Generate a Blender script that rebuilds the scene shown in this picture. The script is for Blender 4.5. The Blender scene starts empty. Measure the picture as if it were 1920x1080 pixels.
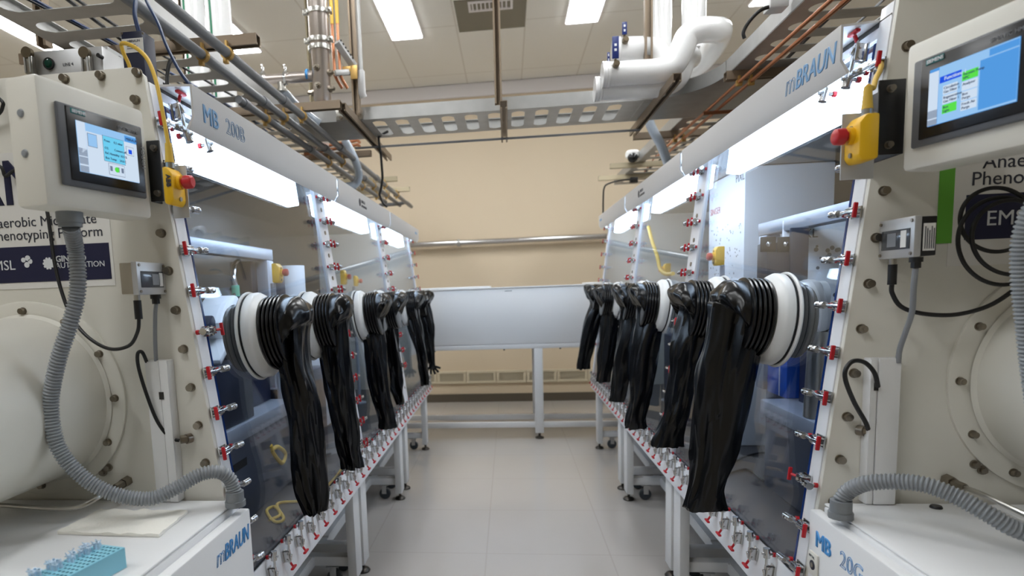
import bpy, bmesh, math, random
from mathutils import Vector, Matrix, noise
random.seed(4)
PI = math.pi
SC = bpy.context.scene
COL = SC.collection
V = Vector
# ------------------------------------------------------------------ camera
FPX, PX, PY, CAMZ = 1140.0, 823.43, 669.29, 1.33
yaw, pit, rol = 0.116494, 0.109116, 0.0364437
_f = V((-math.sin(yaw)*math.cos(pit), math.cos(yaw)*math.cos(pit), -math.sin(pit)))
_r = V((math.cos(yaw), math.sin(yaw), 0)); _d = _f.cross(_r)
RX = _r*math.cos(rol)+_d*math.sin(rol); RD = -_r*math.sin(rol)+_d*math.cos(rol); RF = _f
CAM = V((0, 0, CAMZ))
def at(u, v, x=None, y=None, z=None):
    """world point seen at photo pixel (u, v) on one axis-aligned plane"""
    d = RX*((u-PX)/FPX)+RD*((v-PY)/FPX)+RF
    for i, k in enumerate((x, y, z)):
        if k is not None:
            return CAM+d*((k-CAM[i])/d[i])
cam = bpy.data.cameras.new('camera'); co = bpy.data.objects.new('camera', cam); COL.objects.link(co)
M4 = Matrix((RX, -RD, -RF)).transposed().to_4x4(); M4.translation = CAM
co.matrix_world = M4
cam.sensor_width = 36.0; cam.lens = FPX/1920*36.0
cam.shift_x = (960-PX)/1920; cam.shift_y = (PY-540)/1920
cam.clip_start = 0.02
cam.dof.use_dof = True; cam.dof.focus_distance = 1.75; cam.dof.aperture_fstop = 3.2
SC.camera = co
# ------------------------------------------------------------------ world, exposure
w = bpy.data.worlds.new('world'); SC.world = w; w.use_nodes = True
w.node_tree.nodes['Background'].inputs[0].default_value = (0.75, 0.78, 0.85, 1)
w.node_tree.nodes['Background'].inputs[1].default_value = 0.02
SC.view_settings.view_transform = 'Standard'; SC.view_settings.look = 'None'
SC.view_settings.exposure = 0.0; SC.view_settings.gamma = 1.0
SC.view_settings.use_curve_mapping = False
SC.cycles.transparent_max_bounces = 20
SC.cycles.max_bounces = 10
CEIL_E, BOX_E = 23.5, 15.0        # radiance of the ceiling panels and of the glovebox lamps
# ------------------------------------------------------------------ materials
def srgb(r, g, b):
    f = lambda c: (c/255/12.92 if c/255 <= .04045 else ((c/255+.055)/1.055)**2.4)
    return (f(r), f(g), f(b), 1)
def mat(name, col, rough=.5, metal=0, spec=.5, bump=0, bscale=200, emis=None, estr=0, trans=0, coat=0, var=0, vscale=4):
    m = bpy.data.materials.new(name); m.use_nodes = True
    nt = m.node_tree; p = nt.nodes['Principled BSDF']
    p.inputs['Base Color'].default_value = col; p.inputs['Roughness'].default_value = rough
    p.inputs['Metallic'].default_value = metal; p.inputs['Specular IOR Level'].default_value = spec
    if trans: p.inputs['Transmission Weight'].default_value = trans
    if coat: p.inputs['Coat Weight'].default_value = coat
    if emis:
        p.inputs['Emission Color'].default_value = emis; p.inputs['Emission Strength'].default_value = estr
    if bump or var:
        tc = nt.nodes.new('ShaderNodeTexCoord')
        n = nt.nodes.new('ShaderNodeTexNoise'); n.inputs['Scale'].default_value = bscale
        nt.links.new(tc.outputs['Object'], n.inputs['Vector'])
        if bump:
            b = nt.nodes.new('ShaderNodeBump'); b.inputs['Strength'].default_value = bump; b.inputs['Distance'].default_value = .002
            nt.links.new(n.outputs['Fac'], b.inputs['Height']); nt.links.new(b.outputs['Normal'], p.inputs['Normal'])
        if var:
            n2 = nt.nodes.new('ShaderNodeTexNoise'); n2.inputs['Scale'].default_value = vscale; n2.inputs['Detail'].default_value = 4
            nt.links.new(tc.outputs['Object'], n2.inputs['Vector'])
            mx = nt.nodes.new('ShaderNodeMix'); mx.data_type = 'RGBA'
            mx.inputs[6].default_value = col; mx.inputs[7].default_value = tuple(c*(1-var) for c in col[:3])+(1,)
            nt.links.new(n2.outputs['Fac'], mx.inputs[0]); nt.links.new(mx.outputs[2], p.inputs['Base Color'])
    return m
def emit(name, col, s):
    m = bpy.data.materials.new(name); m.use_nodes = True; nt = m.node_tree; nt.nodes.clear()
    e = nt.nodes.new('ShaderNodeEmission'); o = nt.nodes.new('ShaderNodeOutputMaterial')
    e.inputs[0].default_value = col; e.inputs[1].default_value = s
    nt.links.new(e.outputs[0], o.inputs[0]); return m
def pane_mat(name, tint, ior=1.5, rough=0.0, k=1.0):
    m = bpy.data.materials.new(name); m.use_nodes = True; nt = m.node_tree; nt.nodes.clear()
    t = nt.nodes.new('ShaderNodeBsdfTransparent'); t.inputs[0].default_value = tint
    g = nt.nodes.new('ShaderNodeBsdfGlossy'); g.inputs['Roughness'].default_value = rough
    f = nt.nodes.new('ShaderNodeFresnel'); f.inputs[0].default_value = ior
    x = nt.nodes.new('ShaderNodeMixShader'); o = nt.nodes.new('ShaderNodeOutputMaterial')
    mu = nt.nodes.new('ShaderNodeMath'); mu.operation = 'MULTIPLY'; mu.inputs[1].default_value = k
    nt.links.new(f.outputs[0], mu.inputs[0])
    ge = nt.nodes.new('ShaderNodeNewGeometry'); mr = nt.nodes.new('ShaderNodeMapRange')   # same reflectance on both faces
    mr.inputs['To Min'].default_value = ior; mr.inputs['To Max'].default_value = 1/ior
    nt.links.new(ge.outputs['Backfacing'], mr.inputs['Value']); nt.links.new(mr.outputs[0], f.inputs[0])
    nt.links.new(mu.outputs[0], x.inputs[0]); nt.links.new(t.outputs[0], x.inputs[1]); nt.links.new(g.outputs[0], x.inputs[2])
    nt.links.new(x.outputs[0], o.inputs[0]); return m
def tile_mat(name, col, grout, sx, sy, rough, gap=.004, bump=0.0, var=.12, off=(0, 0)):
    m = mat(name, col, rough, var=var, vscale=1.3); nt = m.node_tree; p = nt.nodes['Principled BSDF']
    tc = nt.nodes.new('ShaderNodeTexCoord'); mp = nt.nodes.new('ShaderNodeMapping')
    mp.inputs['Location'].default_value = (off[0], off[1], 0)
    nt.links.new(tc.outputs['Object'], mp.inputs[0])
    b = nt.nodes.new('ShaderNodeTexBrick'); b.offset = 0; b.inputs['Scale'].default_value = 1
    b.inputs['Brick Width'].default_value = sx; b.inputs['Row Height'].default_value = sy
    b.inputs['Mortar Size'].default_value = gap; b.inputs['Mortar Smooth'].default_value = .2
    nt.links.new(mp.outputs[0], b.inputs['Vector'])
    src = p.inputs['Base Color'].links[0].from_socket
    mx = nt.nodes.new('ShaderNodeMix'); mx.data_type = 'RGBA'
    nt.links.new(b.outputs['Fac'], mx.inputs[0]); nt.links.new(src, mx.inputs[6]); mx.inputs[7].default_value = grout
    nt.links.new(mx.outputs[2], p.inputs['Base Color'])
    return m
MT = dict(
    wall=mat('tan_wall_paint', srgb(217, 200, 174), .6, bump=.1, bscale=300),
    wallside=mat('beige_wall_paint', srgb(205, 198, 182), .7),
    floor=tile_mat('vinyl_floor_tile', srgb(190, 184, 178), srgb(177, 171, 164), .61, .61, .13, .004, off=(.14, .1)),
    ceiling=tile_mat('ceiling_tile', srgb(246, 244, 238), srgb(228, 224, 216), .6, 1.2, .9, .008, var=.03, off=(.40, .42)),
    vinyl=mat('dark_vinyl_baseboard', srgb(92, 84, 72), .5),
    white_trim=mat('white_band', srgb(240, 236, 238), .5),
    grille=mat('cream_grille', srgb(214, 203, 178), .5), dark=mat('dark_void', srgb(45, 42, 38), .8),
    panel=mat('cream_powder_coat', srgb(226, 223, 213), .42, bump=.12, bscale=900),
    white=mat('white_powder_coat', srgb(232, 232, 232), .4, bump=.05, bscale=900),
    hood=mat('light_grey_hood', srgb(214, 212, 210), .45, bump=.1, bscale=900),
    frame=mat('pale_frame_coat', srgb(222, 222, 222), .45),
    post=mat('white_window_post', srgb(235, 236, 240), .3),
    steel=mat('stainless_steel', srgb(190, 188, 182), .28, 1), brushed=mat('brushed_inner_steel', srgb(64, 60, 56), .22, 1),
    chrome=mat('bright_zinc', srgb(205, 205, 205), .2, 1), bolt=mat('bolt_steel', srgb(150, 142, 130), .3, 1),
    galv=mat('galvanised_steel', srgb(186, 186, 184), .42, .6, var=.28, vscale=14),
    strut=mat('bronze_strut', srgb(140, 124, 106), .45, .55), strutl=mat('pale_strut', srgb(190, 178, 150), .5, .3),
    conduit=mat('grey_conduit', srgb(122, 124, 128), .45, .3), brass=mat('brass_clamp', srgb(196, 160, 96), .4, .7),
    copper=mat('copper', srgb(196, 132, 96), .34, .75), red=mat('red_grip', srgb(186, 16, 32), .4),
    redb=mat('red_button', srgb(198, 40, 44), .35), yellow=mat('yellow_plastic', srgb(244, 190, 24), .4), ycable=mat('yellow_cable', srgb(226, 186, 70), .45),
    rubber=mat('black_glove_rubber', srgb(7, 7, 8), .25, spec=.4), ring=mat('white_port_ring', srgb(228, 228, 226), .35),
    gasket=mat('black_gasket', srgb(14, 15, 20), .5), black=mat('black_metal', srgb(20, 20, 22), .4), blackc=mat('black_cable', srgb(18, 18, 20), .45),
    bluec=mat('dark_blue_cable', srgb(20, 48, 92), .45), navy=mat('navy_box', srgb(20, 26, 56), .45),
    bgrey=mat('bezel_dark_grey', srgb(92, 94, 98), .4), bblack=mat('bezel_black', srgb(28, 28, 30), .25),
    teal=mat('teal_logo_chip', srgb(30, 120, 120), .5), txtw=mat('white_lettering', srgb(225, 228, 232), .5), txtg=mat('grey_lettering', srgb(130, 132, 136), .5),
    txtk=mat('charcoal_lettering', srgb(52, 54, 66), .5), txtb=mat('blue_lettering', srgb(60, 140, 205), .4), txtlb=mat('pale_blue_lettering', srgb(120, 164, 206), .4),
    navyp=mat('navy_print', srgb(24, 27, 62), .5), card=mat('white_print', srgb(232, 230, 226), .5), green=mat('green_print', srgb(104, 178, 62), .5),
    alu=mat('aluminium_case', srgb(196, 196, 196), .35, .4), smoke=mat('smoked_window', srgb(70, 74, 80), .12), brown=mat('beige_case_side', srgb(168, 158, 140), .5),
    flex=mat('grey_corrugated_plastic', srgb(142, 146, 150), .4), flexd=mat('grey_gland', srgb(128, 132, 136), .45), gcable=mat('grey_cable', srgb(140, 143, 148), .45),
    pipew=mat('white_pipe_jacket', srgb(240, 240, 240), .14, coat=.4), blueh=mat('blue_valve_handle', srgb(24, 44, 110), .4), greenl=mat('green_label', srgb(20, 120, 84), .5),
    hose=mat('milky_hose', srgb(188, 200, 214), .15, coat=.3), inox=mat('polished_pipe', srgb(216, 206, 200), .3, 1),
    rack=mat('sky_blue_rack', srgb(142, 206, 226), .4), rackd=mat('rack_hole', srgb(40, 110, 150), .6), tube=mat('clear_blue_tube', srgb(206, 226, 244), .2, spec=.6),
    paper=mat('ivory_towel', srgb(246, 243, 234), .8, bump=.5, bscale=120),
    igrey=mat('grey_instrument', srgb(84, 88, 100), .45), iwhite=mat('white_instrument', srgb(238, 241, 246), .4), idark=mat('dark_instrument', srgb(34, 40, 58), .4),
    inavy=mat('navy_instrument', srgb(18, 28, 62), .4), iblue=mat('bright_blue_part', srgb(24, 84, 190), .35), rail=mat('light_rail', srgb(170, 176, 188), .35, .3),
    gearg=mat('greenish_lamp', srgb(16, 70, 56), .2), bronze=mat('bronze_knob', srgb(120, 108, 88), .4, .6),
    wheel=mat('caster_wheel', srgb(60, 66, 72), .4), foot=mat('dark_foot', srgb(70, 66, 62), .35, .8),
    mint=mat('mint_plug', srgb(110, 205, 170), .4), cyan=mat('cyan_tube', srgb(60, 180, 200), .35), blueedge=mat('blue_acrylic_edge', srgb(26, 52, 110), .2),
    fpan=mat('dull_floor_pan', srgb(72, 70, 72), .35, .3),
    glass=pane_mat('window_glass', (.93, .95, .98, 1), 1.5, 0.0, 1.0),
    lamp_c=emit('ceiling_lamp', (.96, .985, 1, 1), CEIL_E), lamp_b=emit('glovebox_lamp', (.66, .82, 1, 1), BOX_E),
    scr=emit('screen_blue', srgb(150, 196, 240), 1), scrd=emit('screen_deep_blue', srgb(84, 154, 224), 1), scrp=emit('screen_pale', srgb(206, 222, 240), 1), scrc=emit('screen_cyan', srgb(110, 205, 240), 1),
    scrb=emit('screen_royal_blue', srgb(34, 84, 224), 1), scrg=emit('screen_green', srgb(92, 222, 78), 1), scrt=emit('screen_text', srgb(50, 66, 96), 1), scrgr=emit('screen_grey', srgb(112, 126, 150), 1),
    ledg=emit('green_led', srgb(80, 255, 110), 2), ledr=emit('red_led', srgb(255, 90, 80), 2),
)
# ------------------------------------------------------------------ mesh helpers
def axmat(d):
    d = V(d).normalized(); return V((0, 0, 1)).rotation_difference(d).to_matrix()
def catmull(pts, k=6):
    P = [V(p) for p in pts]; out = []
    for i in range(len(P)-1):
        a, b, c, d = P[max(i-1, 0)], P[i], P[i+1], P[min(i+2, len(P)-1)]
        for j in range(k):
            t = j/k
            out.append(.5*((2*b)+(c-a)*t+(2*a-5*b+4*c-d)*t*t+(3*b-a-3*c+d)*t**3))
    out.append(P[-1]); return out
class B:
    def __init__(s): s.bm = bmesh.new()
    def _bev(s, vs, bev, seg=2):
        if bev > 0:
            es = list({e for v in vs for e in v.link_edges})
            bmesh.ops.bevel(s.bm, geom=es, offset=bev, segments=seg, affect='EDGES', profile=.5)
    def box(s, a, b, bev=0):
        a, b = V(a), V(b); return s.obox((a+b)/2, [abs(b[i]-a[i]) for i in range(3)], None, bev)
    def obox(s, c, size, rot=None, bev=0):
        m = Matrix.Translation(V(c)) @ (rot.to_4x4() if rot else Matrix()) @ Matrix.Diagonal((*size, 1))
        vs = bmesh.ops.create_cube(s.bm, size=1, matrix=m)['verts']; s._bev(vs, bev); return s
    def bar(s, p, q, w, h, up=(0, 0, 1), bev=0):
        p, q = V(p), V(q); d = (q-p); y = d.normalized(); x = y.cross(V(up)).normalized(); z = x.cross(y)
        return s.obox((p+q)/2, (w, d.length, h), Matrix((x, y, z)).transposed(), bev)
    def cyl(s, p, q, r, r2=None, n=16):
        p, q = V(p), V(q); d = q-p
        m = Matrix.Translation((p+q)/2) @ axmat(d).to_4x4()
        bmesh.ops.create_cone(s.bm, cap_ends=True, segments=n, radius1=r, radius2=r if r2 is None else r2, depth=d.length, matrix=m); return s
    def sph(s, c, r, n=14, sc=(1, 1, 1)):
        m = Matrix.Translation(V(c)) @ Matrix.Diagonal((*sc, 1))
        bmesh.ops.create_uvsphere(s.bm, u_segments=n, v_segments=max(6, n//2), radius=r, matrix=m); return s
    def skin(s, rings, cap=True, close=False):
        R = [[s.bm.verts.new(p) for p in ring] for ring in rings]; n = len(R[0])
        prs = list(zip(R, R[1:]))+([(R[-1], R[0])] if close else [])
        for a, b in prs:
            for i in range(n):
                s.bm.faces.new((a[i], a[(i+1) % n], b[(i+1) % n], b[i]))
        if cap and not close:
            s.bm.faces.new(R[0][::-1]); s.bm.faces.new(R[-1])
        return s
    def tube(s, pts, r, n=10, k=6, rf=None, raw=False):
        P = [V(p) for p in pts] if raw else catmull(pts, k); T = []
        for i in range(len(P)): T.append((P[min(i+1, len(P)-1)]-P[max(i-1, 0)]).normalized())
        x = T[0].orthogonal().normalized(); rings = []
        for i, p in enumerate(P):
            x = (x-T[i]*x.dot(T[i])).normalized(); y = T[i].cross(x)
            rr = r if rf is None else rf(i, len(P))
            rings.append([p+(x*math.cos(2*PI*j/n)+y*math.sin(2*PI*j/n))*rr for j in range(n)])
        return s.skin(rings)
    def lathe(s, prof, c, ax, n=40):
        m = axmat(ax); c = V(c)
        return s.skin([[c+m @ V((r*math.cos(2*PI*j/n), r*math.sin(2*PI*j/n), h)) for j in range(n)] for r, h in prof])
    def prism(s, poly, ax, lo, hi, bev=0):
        def mk(a, b, t): return {'x': (t, a, b), 'y': (a, t, b), 'z': (a, b, t)}[ax]
        A = [s.bm.verts.new(mk(a, b, lo)) for a, b in poly]; Bv = [s.bm.verts.new(mk(a, b, hi)) for a, b in poly]
        n = len(A); s.bm.faces.new(A); s.bm.faces.new(Bv[::-1])
        for i in range(n): s.bm.faces.new((A[i], Bv[i], Bv[(i+1) % n], A[(i+1) % n]))
        bmesh.ops.recalc_face_normals(s.bm, faces=s.bm.faces[:]); s._bev(A+Bv, bev); return s
    def slotted(s, x0, x1, y0, y1, z, slots, th=.003):
        """flat sheet with stadium slots (cx, cy, lx, ly)"""
        es = []
        def loop(ps):
            vs = [s.bm.verts.new((a, b, z)) for a, b in ps]
            es.extend(s.bm.edges.new((vs[i], vs[(i+1) % len(vs)])) for i in range(len(vs)))
        loop([(x0, y0), (x1, y0), (x1, y1), (x0, y1)])
        for cx, cy, lx, ly in slots:
            r = min(lx, ly)/2; ps = []
            for k in range(16):
                a = 2*PI*k/16+PI/16
                ps.append((cx+math.cos(a)*r+(lx/2-r)*(1 if math.cos(a) > 0 else -1), cy+math.sin(a)*r+(ly/2-r)*(1 if math.sin(a) > 0 else -1)))
            loop(ps)
        f = bmesh.ops.triangle_fill(s.bm, edges=es, use_beauty=True)
        fs = [g for g in f['geom'] if isinstance(g, bmesh.types.BMFace)]
        bmesh.ops.solidify(s.bm, geom=fs, thickness=th); return s
    def obj(s, name, m, parent=None, local=False, smooth=35):
        bmesh.ops.recalc_face_normals(s.bm, faces=s.bm.faces[:])
        me = bpy.data.meshes.new(name); s.bm.to_mesh(me); s.bm.free()
        me.materials.append(MT[m] if isinstance(m, str) else m)
        if smooth:
            me.polygons.foreach_set('use_smooth', [True]*len(me.polygons)); me.set_sharp_from_angle(angle=math.radians(smooth))
        o = bpy.data.objects.new(name, me); COL.objects.link(o)
        if parent:
            o.parent = parent
            if not local: o.location = -wloc(parent)
        return o
def wloc(o):
    l = V((0, 0, 0))
    while o: l = l+V(o.location); o = o.parent
    return l
def tag(o, label, cat, group=None, kind=None):
    o['label'] = label; o['category'] = cat
    if group: o['group'] = group
    if kind: o['kind'] = kind
    return o
def thing(name, label, cat, loc=(0, 0, 0), group=None):
    o = bpy.data.objects.new(name, None); o.empty_display_size = .1; COL.objects.link(o); o.location = loc
    return tag(o, label, cat, group)
def single(b, name, m, label, cat, group=None, smooth=35, kind=None):
    """a thing that is one mesh, its origin put at its base"""
    o = b.obj(name, m, smooth=smooth); me = o.data
    n = len(me.vertices); xs = [v.co.copy() for v in me.vertices]
    c = V((sum(p.x for p in xs)/n, sum(p.y for p in xs)/n, min(p.z for p in xs)))
    me.transform(Matrix.Translation(-c)); o.location = c
    return tag(o, label, cat, group, kind)
def struct(b, name, m, smooth=0):
    o = b.obj(name, m, smooth=smooth); o['kind'] = 'structure'; return o
def place(src, name, parent, loc, rot=None, kids=True):
    """copy of a part and its sub-parts under another parent"""
    o = src.copy(); o.name = name; COL.objects.link(o); o.parent = parent; o.location = V(loc)-(wloc(parent) if parent else V((0, 0, 0)))
    if rot is not None: o.rotation_euler = rot.to_euler()
    if kids:
        for ch in src.children:
            c = ch.copy(); COL.objects.link(c); c.parent = o
    return o
def text(body, size, loc, right, up, m, parent, name='lettering', outline=0, bold=0, shear=0, align='LEFT', sx=1, label=None, lift=.0006):
    cu = bpy.data.curves.new('t', 'FONT'); cu.body = body; cu.size = size; cu.align_x = align; cu.shear = shear
    cu.resolution_u = 3
    if outline: cu.fill_mode = 'NONE'; cu.bevel_depth = outline; cu.bevel_resolution = 0
    else: cu.extrude = .0003; cu.bevel_depth = bold; cu.bevel_resolution = 0
    t = bpy.data.objects.new('t', cu); COL.objects.link(t)
    bpy.context.view_layer.update()
    me = bpy.data.meshes.new_from_object(t.evaluated_get(bpy.context.evaluated_depsgraph_get()))
    bpy.data.objects.remove(t); bpy.data.curves.remove(cu)
    r = V(right).normalized(); u = V(up).normalized(); nn = r.cross(u)
    mm = Matrix((r*sx, u, nn)).transposed().to_4x4(); mm.translation = V(loc)+nn*lift
    me.transform(mm); me.materials.clear(); me.materials.append(MT[m])
    o = bpy.data.objects.new(name, me); COL.objects.link(o)
    if parent: o.parent = parent; o.location = -wloc(parent)
    if label: o['label'] = label
    return o
X, Y, Z = V((1, 0, 0)), V((0, 1, 0)), V((0, 0, 1))
# ------------------------------------------------------------------ room
CZ, WY = 3.62, 7.12
struct(B().box((-5.2, -3.2, -.1), (5.2, WY+.1, 0)), 'floor', 'floor')
struct(B().box((-5.2, -3.2, CZ), (5.2, WY+.1, CZ+.1)), 'ceiling', 'ceiling')
struct(B().box((-5.2, WY, 0), (5.2, WY+.1, CZ)), 'wall_back', 'wall')
struct(B().box((-5.3, -3.2, 0), (-5.2, WY, CZ)), 'wall_left', 'wallside')
struct(B().box((5.2, -3.2, 0), (5.3, WY, CZ)), 'wall_right', 'wallside')
struct(B().box((-5.2, -3.3, 0), (5.2, -3.2, CZ)), 'wall_front', 'wallside')
struct(B().box((-5.2, WY-.012, 0), (5.2, WY, .096), .002), 'baseboard_back', 'vinyl')
struct(B().box((-5.2, WY-.03, 3.475), (5.2, WY, CZ-.005), .002), 'trim_1', 'white_trim')
def ceiling_light(x, y0, y1, lab):
    t = thing('ceiling_light', lab, 'ceiling light', (x, (y0+y1)/2, CZ-.03), 'ceiling light panels')
    B().box((x-.148, y0-.015, CZ-.012), (x+.148, y1+.015, CZ-.0005), .002).obj('frame', 'white_trim', t)
    B().box((x-.134, y0, CZ-.018), (x+.134, y1, CZ-.0125)).obj('diffuser', 'lamp_c', t)
for x, y0, lab in ((-.855, 4.52, 'long ceiling light right of the shiny vertical pipe'), (.69, 4.49, 'ceiling light left of the white jacketed pipes'),
                   (-2.38, 4.53, 'ceiling light behind the white risers with green bands'), (2.2, 4.45, 'ceiling light corner above the right cable tray'),
                   (-3.96, 4.14, 'ceiling light in the far left corner above the line 4 box')):
    ceiling_light(x, y0, y0+1.215, lab)
for x in (-2.38, -.855, .69, 2.2):
    for y0 in ((-.6, 2.1) if x < 0 else (2.1,)):  # unseen rear row, left half only, added to brighten the left end panel
        ceiling_light(x, y0, y0+1.215, 'unseen ceiling light panel above the upper edge of the picture')
t = thing('ceiling_diffuser', 'square grey ceiling air panel with a white grille beside the hanging strut', 'air vent', (-.09, 5.4, CZ-.02))
B().box((-.38, 5.12, CZ-.008), (.2, 5.71, CZ-.0005)).obj('panel', mat('grey_air_panel', srgb(140, 134, 120), .8), t)
b = B().box((-.27, 5.14, CZ-.016), (.09, 5.17, CZ-.0085)).box((-.27, 5.29, CZ-.016), (.09, 5.32, CZ-.0085)).box((-.27, 5.17, CZ-.016), (-.25, 5.29, CZ-.0085)).box((.07, 5.17, CZ-.016), (.09, 5.29, CZ-.0085))
for i in range(9): b.box((-.24+i*.034, 5.17, CZ-.016), (-.228+i*.034, 5.29, CZ-.0085))
b.obj('grille', 'white_trim', t)
# wall vents
for i in range(8):
    x0 = -1.215+.3515*i
    tx = ['behind the left glovebox stands', 'partly hidden by the last left glove', 'leftmost fully seen one', 'second fully seen one', 'third fully seen one', 'the one crossed by the middle leg', 'rightmost fully seen one', 'behind the right glovebox stands'][i]
    t = thing('wall_vent', 'cream louvred wall vent in a low row, '+tx, 'wall vent', (x0+.172, WY-.02, .222), 'low wall vents')
    b = B(); W, a0, a1 = .344, .222, .372
    for q in (((x0, a0), (x0+W, a0+.03)), ((x0, a1-.03), (x0+W, a1)), ((x0, a0+.03), (x0+.03, a1-.03)), ((x0+W-.03, a0+.03), (x0+W, a1-.03))):
        b.box((q[0][0], WY-.022, q[0][1]), (q[1][0], WY-.001, q[1][1]), .002)
    b.obj('frame', 'grille', t)
    B().box((x0+.03, WY-.004, a0+.03), (x0+W-.03, WY-.001, a1-.03)).obj('backing', 'dark', t)
    b = B()
    for k in range(6): b.obox((x0+W/2, WY-.013, a0+.039+k*.0145), (W-.06, .012, .004), Matrix.Rotation(.5, 3, 'X'))
    b.obj('slats', 'grille', t)
# wall pipe and its bracket
t = thing('wall_pipe', 'galvanised pipe running across the tan back wall', 'pipe', (0, WY-.08, 1.86))
B().cyl((-3.2, WY-.09, 1.86), (3.2, WY-.09, 1.86), .032, n=20).obj('pipe', 'chrome', t)
for x in (-.55, 1.9, -2.4): B().cyl((x-.015, WY-.09, 1.86), (x+.015, WY-.09, 1.86), .042, n=20).box((x-.012, WY-.06, 1.83), (x+.012, WY-.001, 1.89)).obj('bracket', 'galv', t)

# ------------------------------------------------------------------ shared hardware
def make_clamp():
    """toggle clamp, local x towards the spindle, z away from the surface"""
    b = B()
    b.box((-.024, -.013, .001), (.012, .013, .004)).box((-.024, -.009, .003), (.008, -.005, .022), .002).box((-.024, .005, .003), (.008, .009, .022), .002)
    b.bar((-.018, 0, .018), (.052, 0, .024), .007, .006, bev=.0015).bar((-.03, 0, .016), (-.004, 0, .026), .008, .006, bev=.0015)
    for y in (-.0105, .0105):
        for x in (-.017, .002): b.cyl((x, y*.8, .014), (x, y*1.15, .014), .0035, n=8)
    b.cyl((.04, 0, .007), (.04, 0, .036), .0035, n=8).cyl((.04, 0, .017), (.04, 0, .021), .0075, n=6).cyl((.04, 0, .026), (.04, 0, .030), .0075, n=6).cyl((.030, 0, .022), (.056, 0, .026), .0085, n=12)
    o = b.obj('toggle_clamp', 'chrome')
    B().cyl((-.028, 0, .018), (-.04, 0, .024), .0035, n=8).bar((-.044, -.0165, .026), (-.044, .0165, .026), .006, .009, bev=.002).obj('grip', 'red', o)
    B().cyl((.04, 0, .0015), (.04, 0, .008), .006, n=10).obj('tip', 'red', o)
    return o
CLAMP = make_clamp(); CLAMP_USED = [0]
def put_clamp(parent, loc, ax, n, flip=False):
    x = V(ax).normalized(); z = V(n).normalized(); y = z.cross(x); R = Matrix((x, y, z)).transposed()
    if not CLAMP_USED[0]:
        CLAMP_USED[0] = 1; CLAMP.parent = parent; CLAMP.location = V(loc)-wloc(parent); CLAMP.rotation_euler = R.to_euler()
        return CLAMP
    return place(CLAMP, 'toggle_clamp', parent, loc, R)
def make_bolt():
    b = B(); b.cyl((0, 0, 0), (0, 0, .003), .011, n=16).cyl((0, 0, .003), (0, 0, .014), .0085, n=16).cyl((0, 0, .0141), (0, 0, .0146), .0045, n=6)
    return b.obj('bolt', 'bolt')
BOLT = make_bolt(); BOLT_USED = [0]
def put_bolt(parent, loc, n=(0, -1, 0), name='bolt', s=1):
    R = axmat(n)
    if not BOLT_USED[0]:
        BOLT_USED[0] = 1; BOLT.parent = parent; BOLT.location = V(loc)-wloc(parent); BOLT.rotation_euler = R.to_euler(); return BOLT
    o = place(BOLT, name, parent, loc, R); o.scale = (s, s, s); return o
SLOPE = .115
class Side:
    def __init__(s, sg, x0, yp, yg, yend, posts, zh, ptop):
        s.sg, s.x0, s.yp, s.yg, s.yend, s.posts, s.zh, s.ptop = sg, x0, yp, yg, yend, posts, zh, ptop
        q = 1/math.sqrt(1+SLOPE*SLOPE)
        s.n = V((-sg*q, 0, SLOPE*q))                  # out of the window, into the aisle
        s.up = V((sg*SLOPE*q, 0, q))                  # up the window
    def xw(s, z): return s.x0+SLOPE*(z-1.31)
    def p(s, y, z, off=0): return V((s.sg*s.xw(z), y, z))+s.n*off
L = Side(-1, .772, 1.40, 1.46, 5.17, (2.66, 3.92), 1.848, 1.875)
R = Side(1, .765, 1.46, 1.52, 5.17, (2.70, 3.93), 1.885, 1.94)

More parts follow.
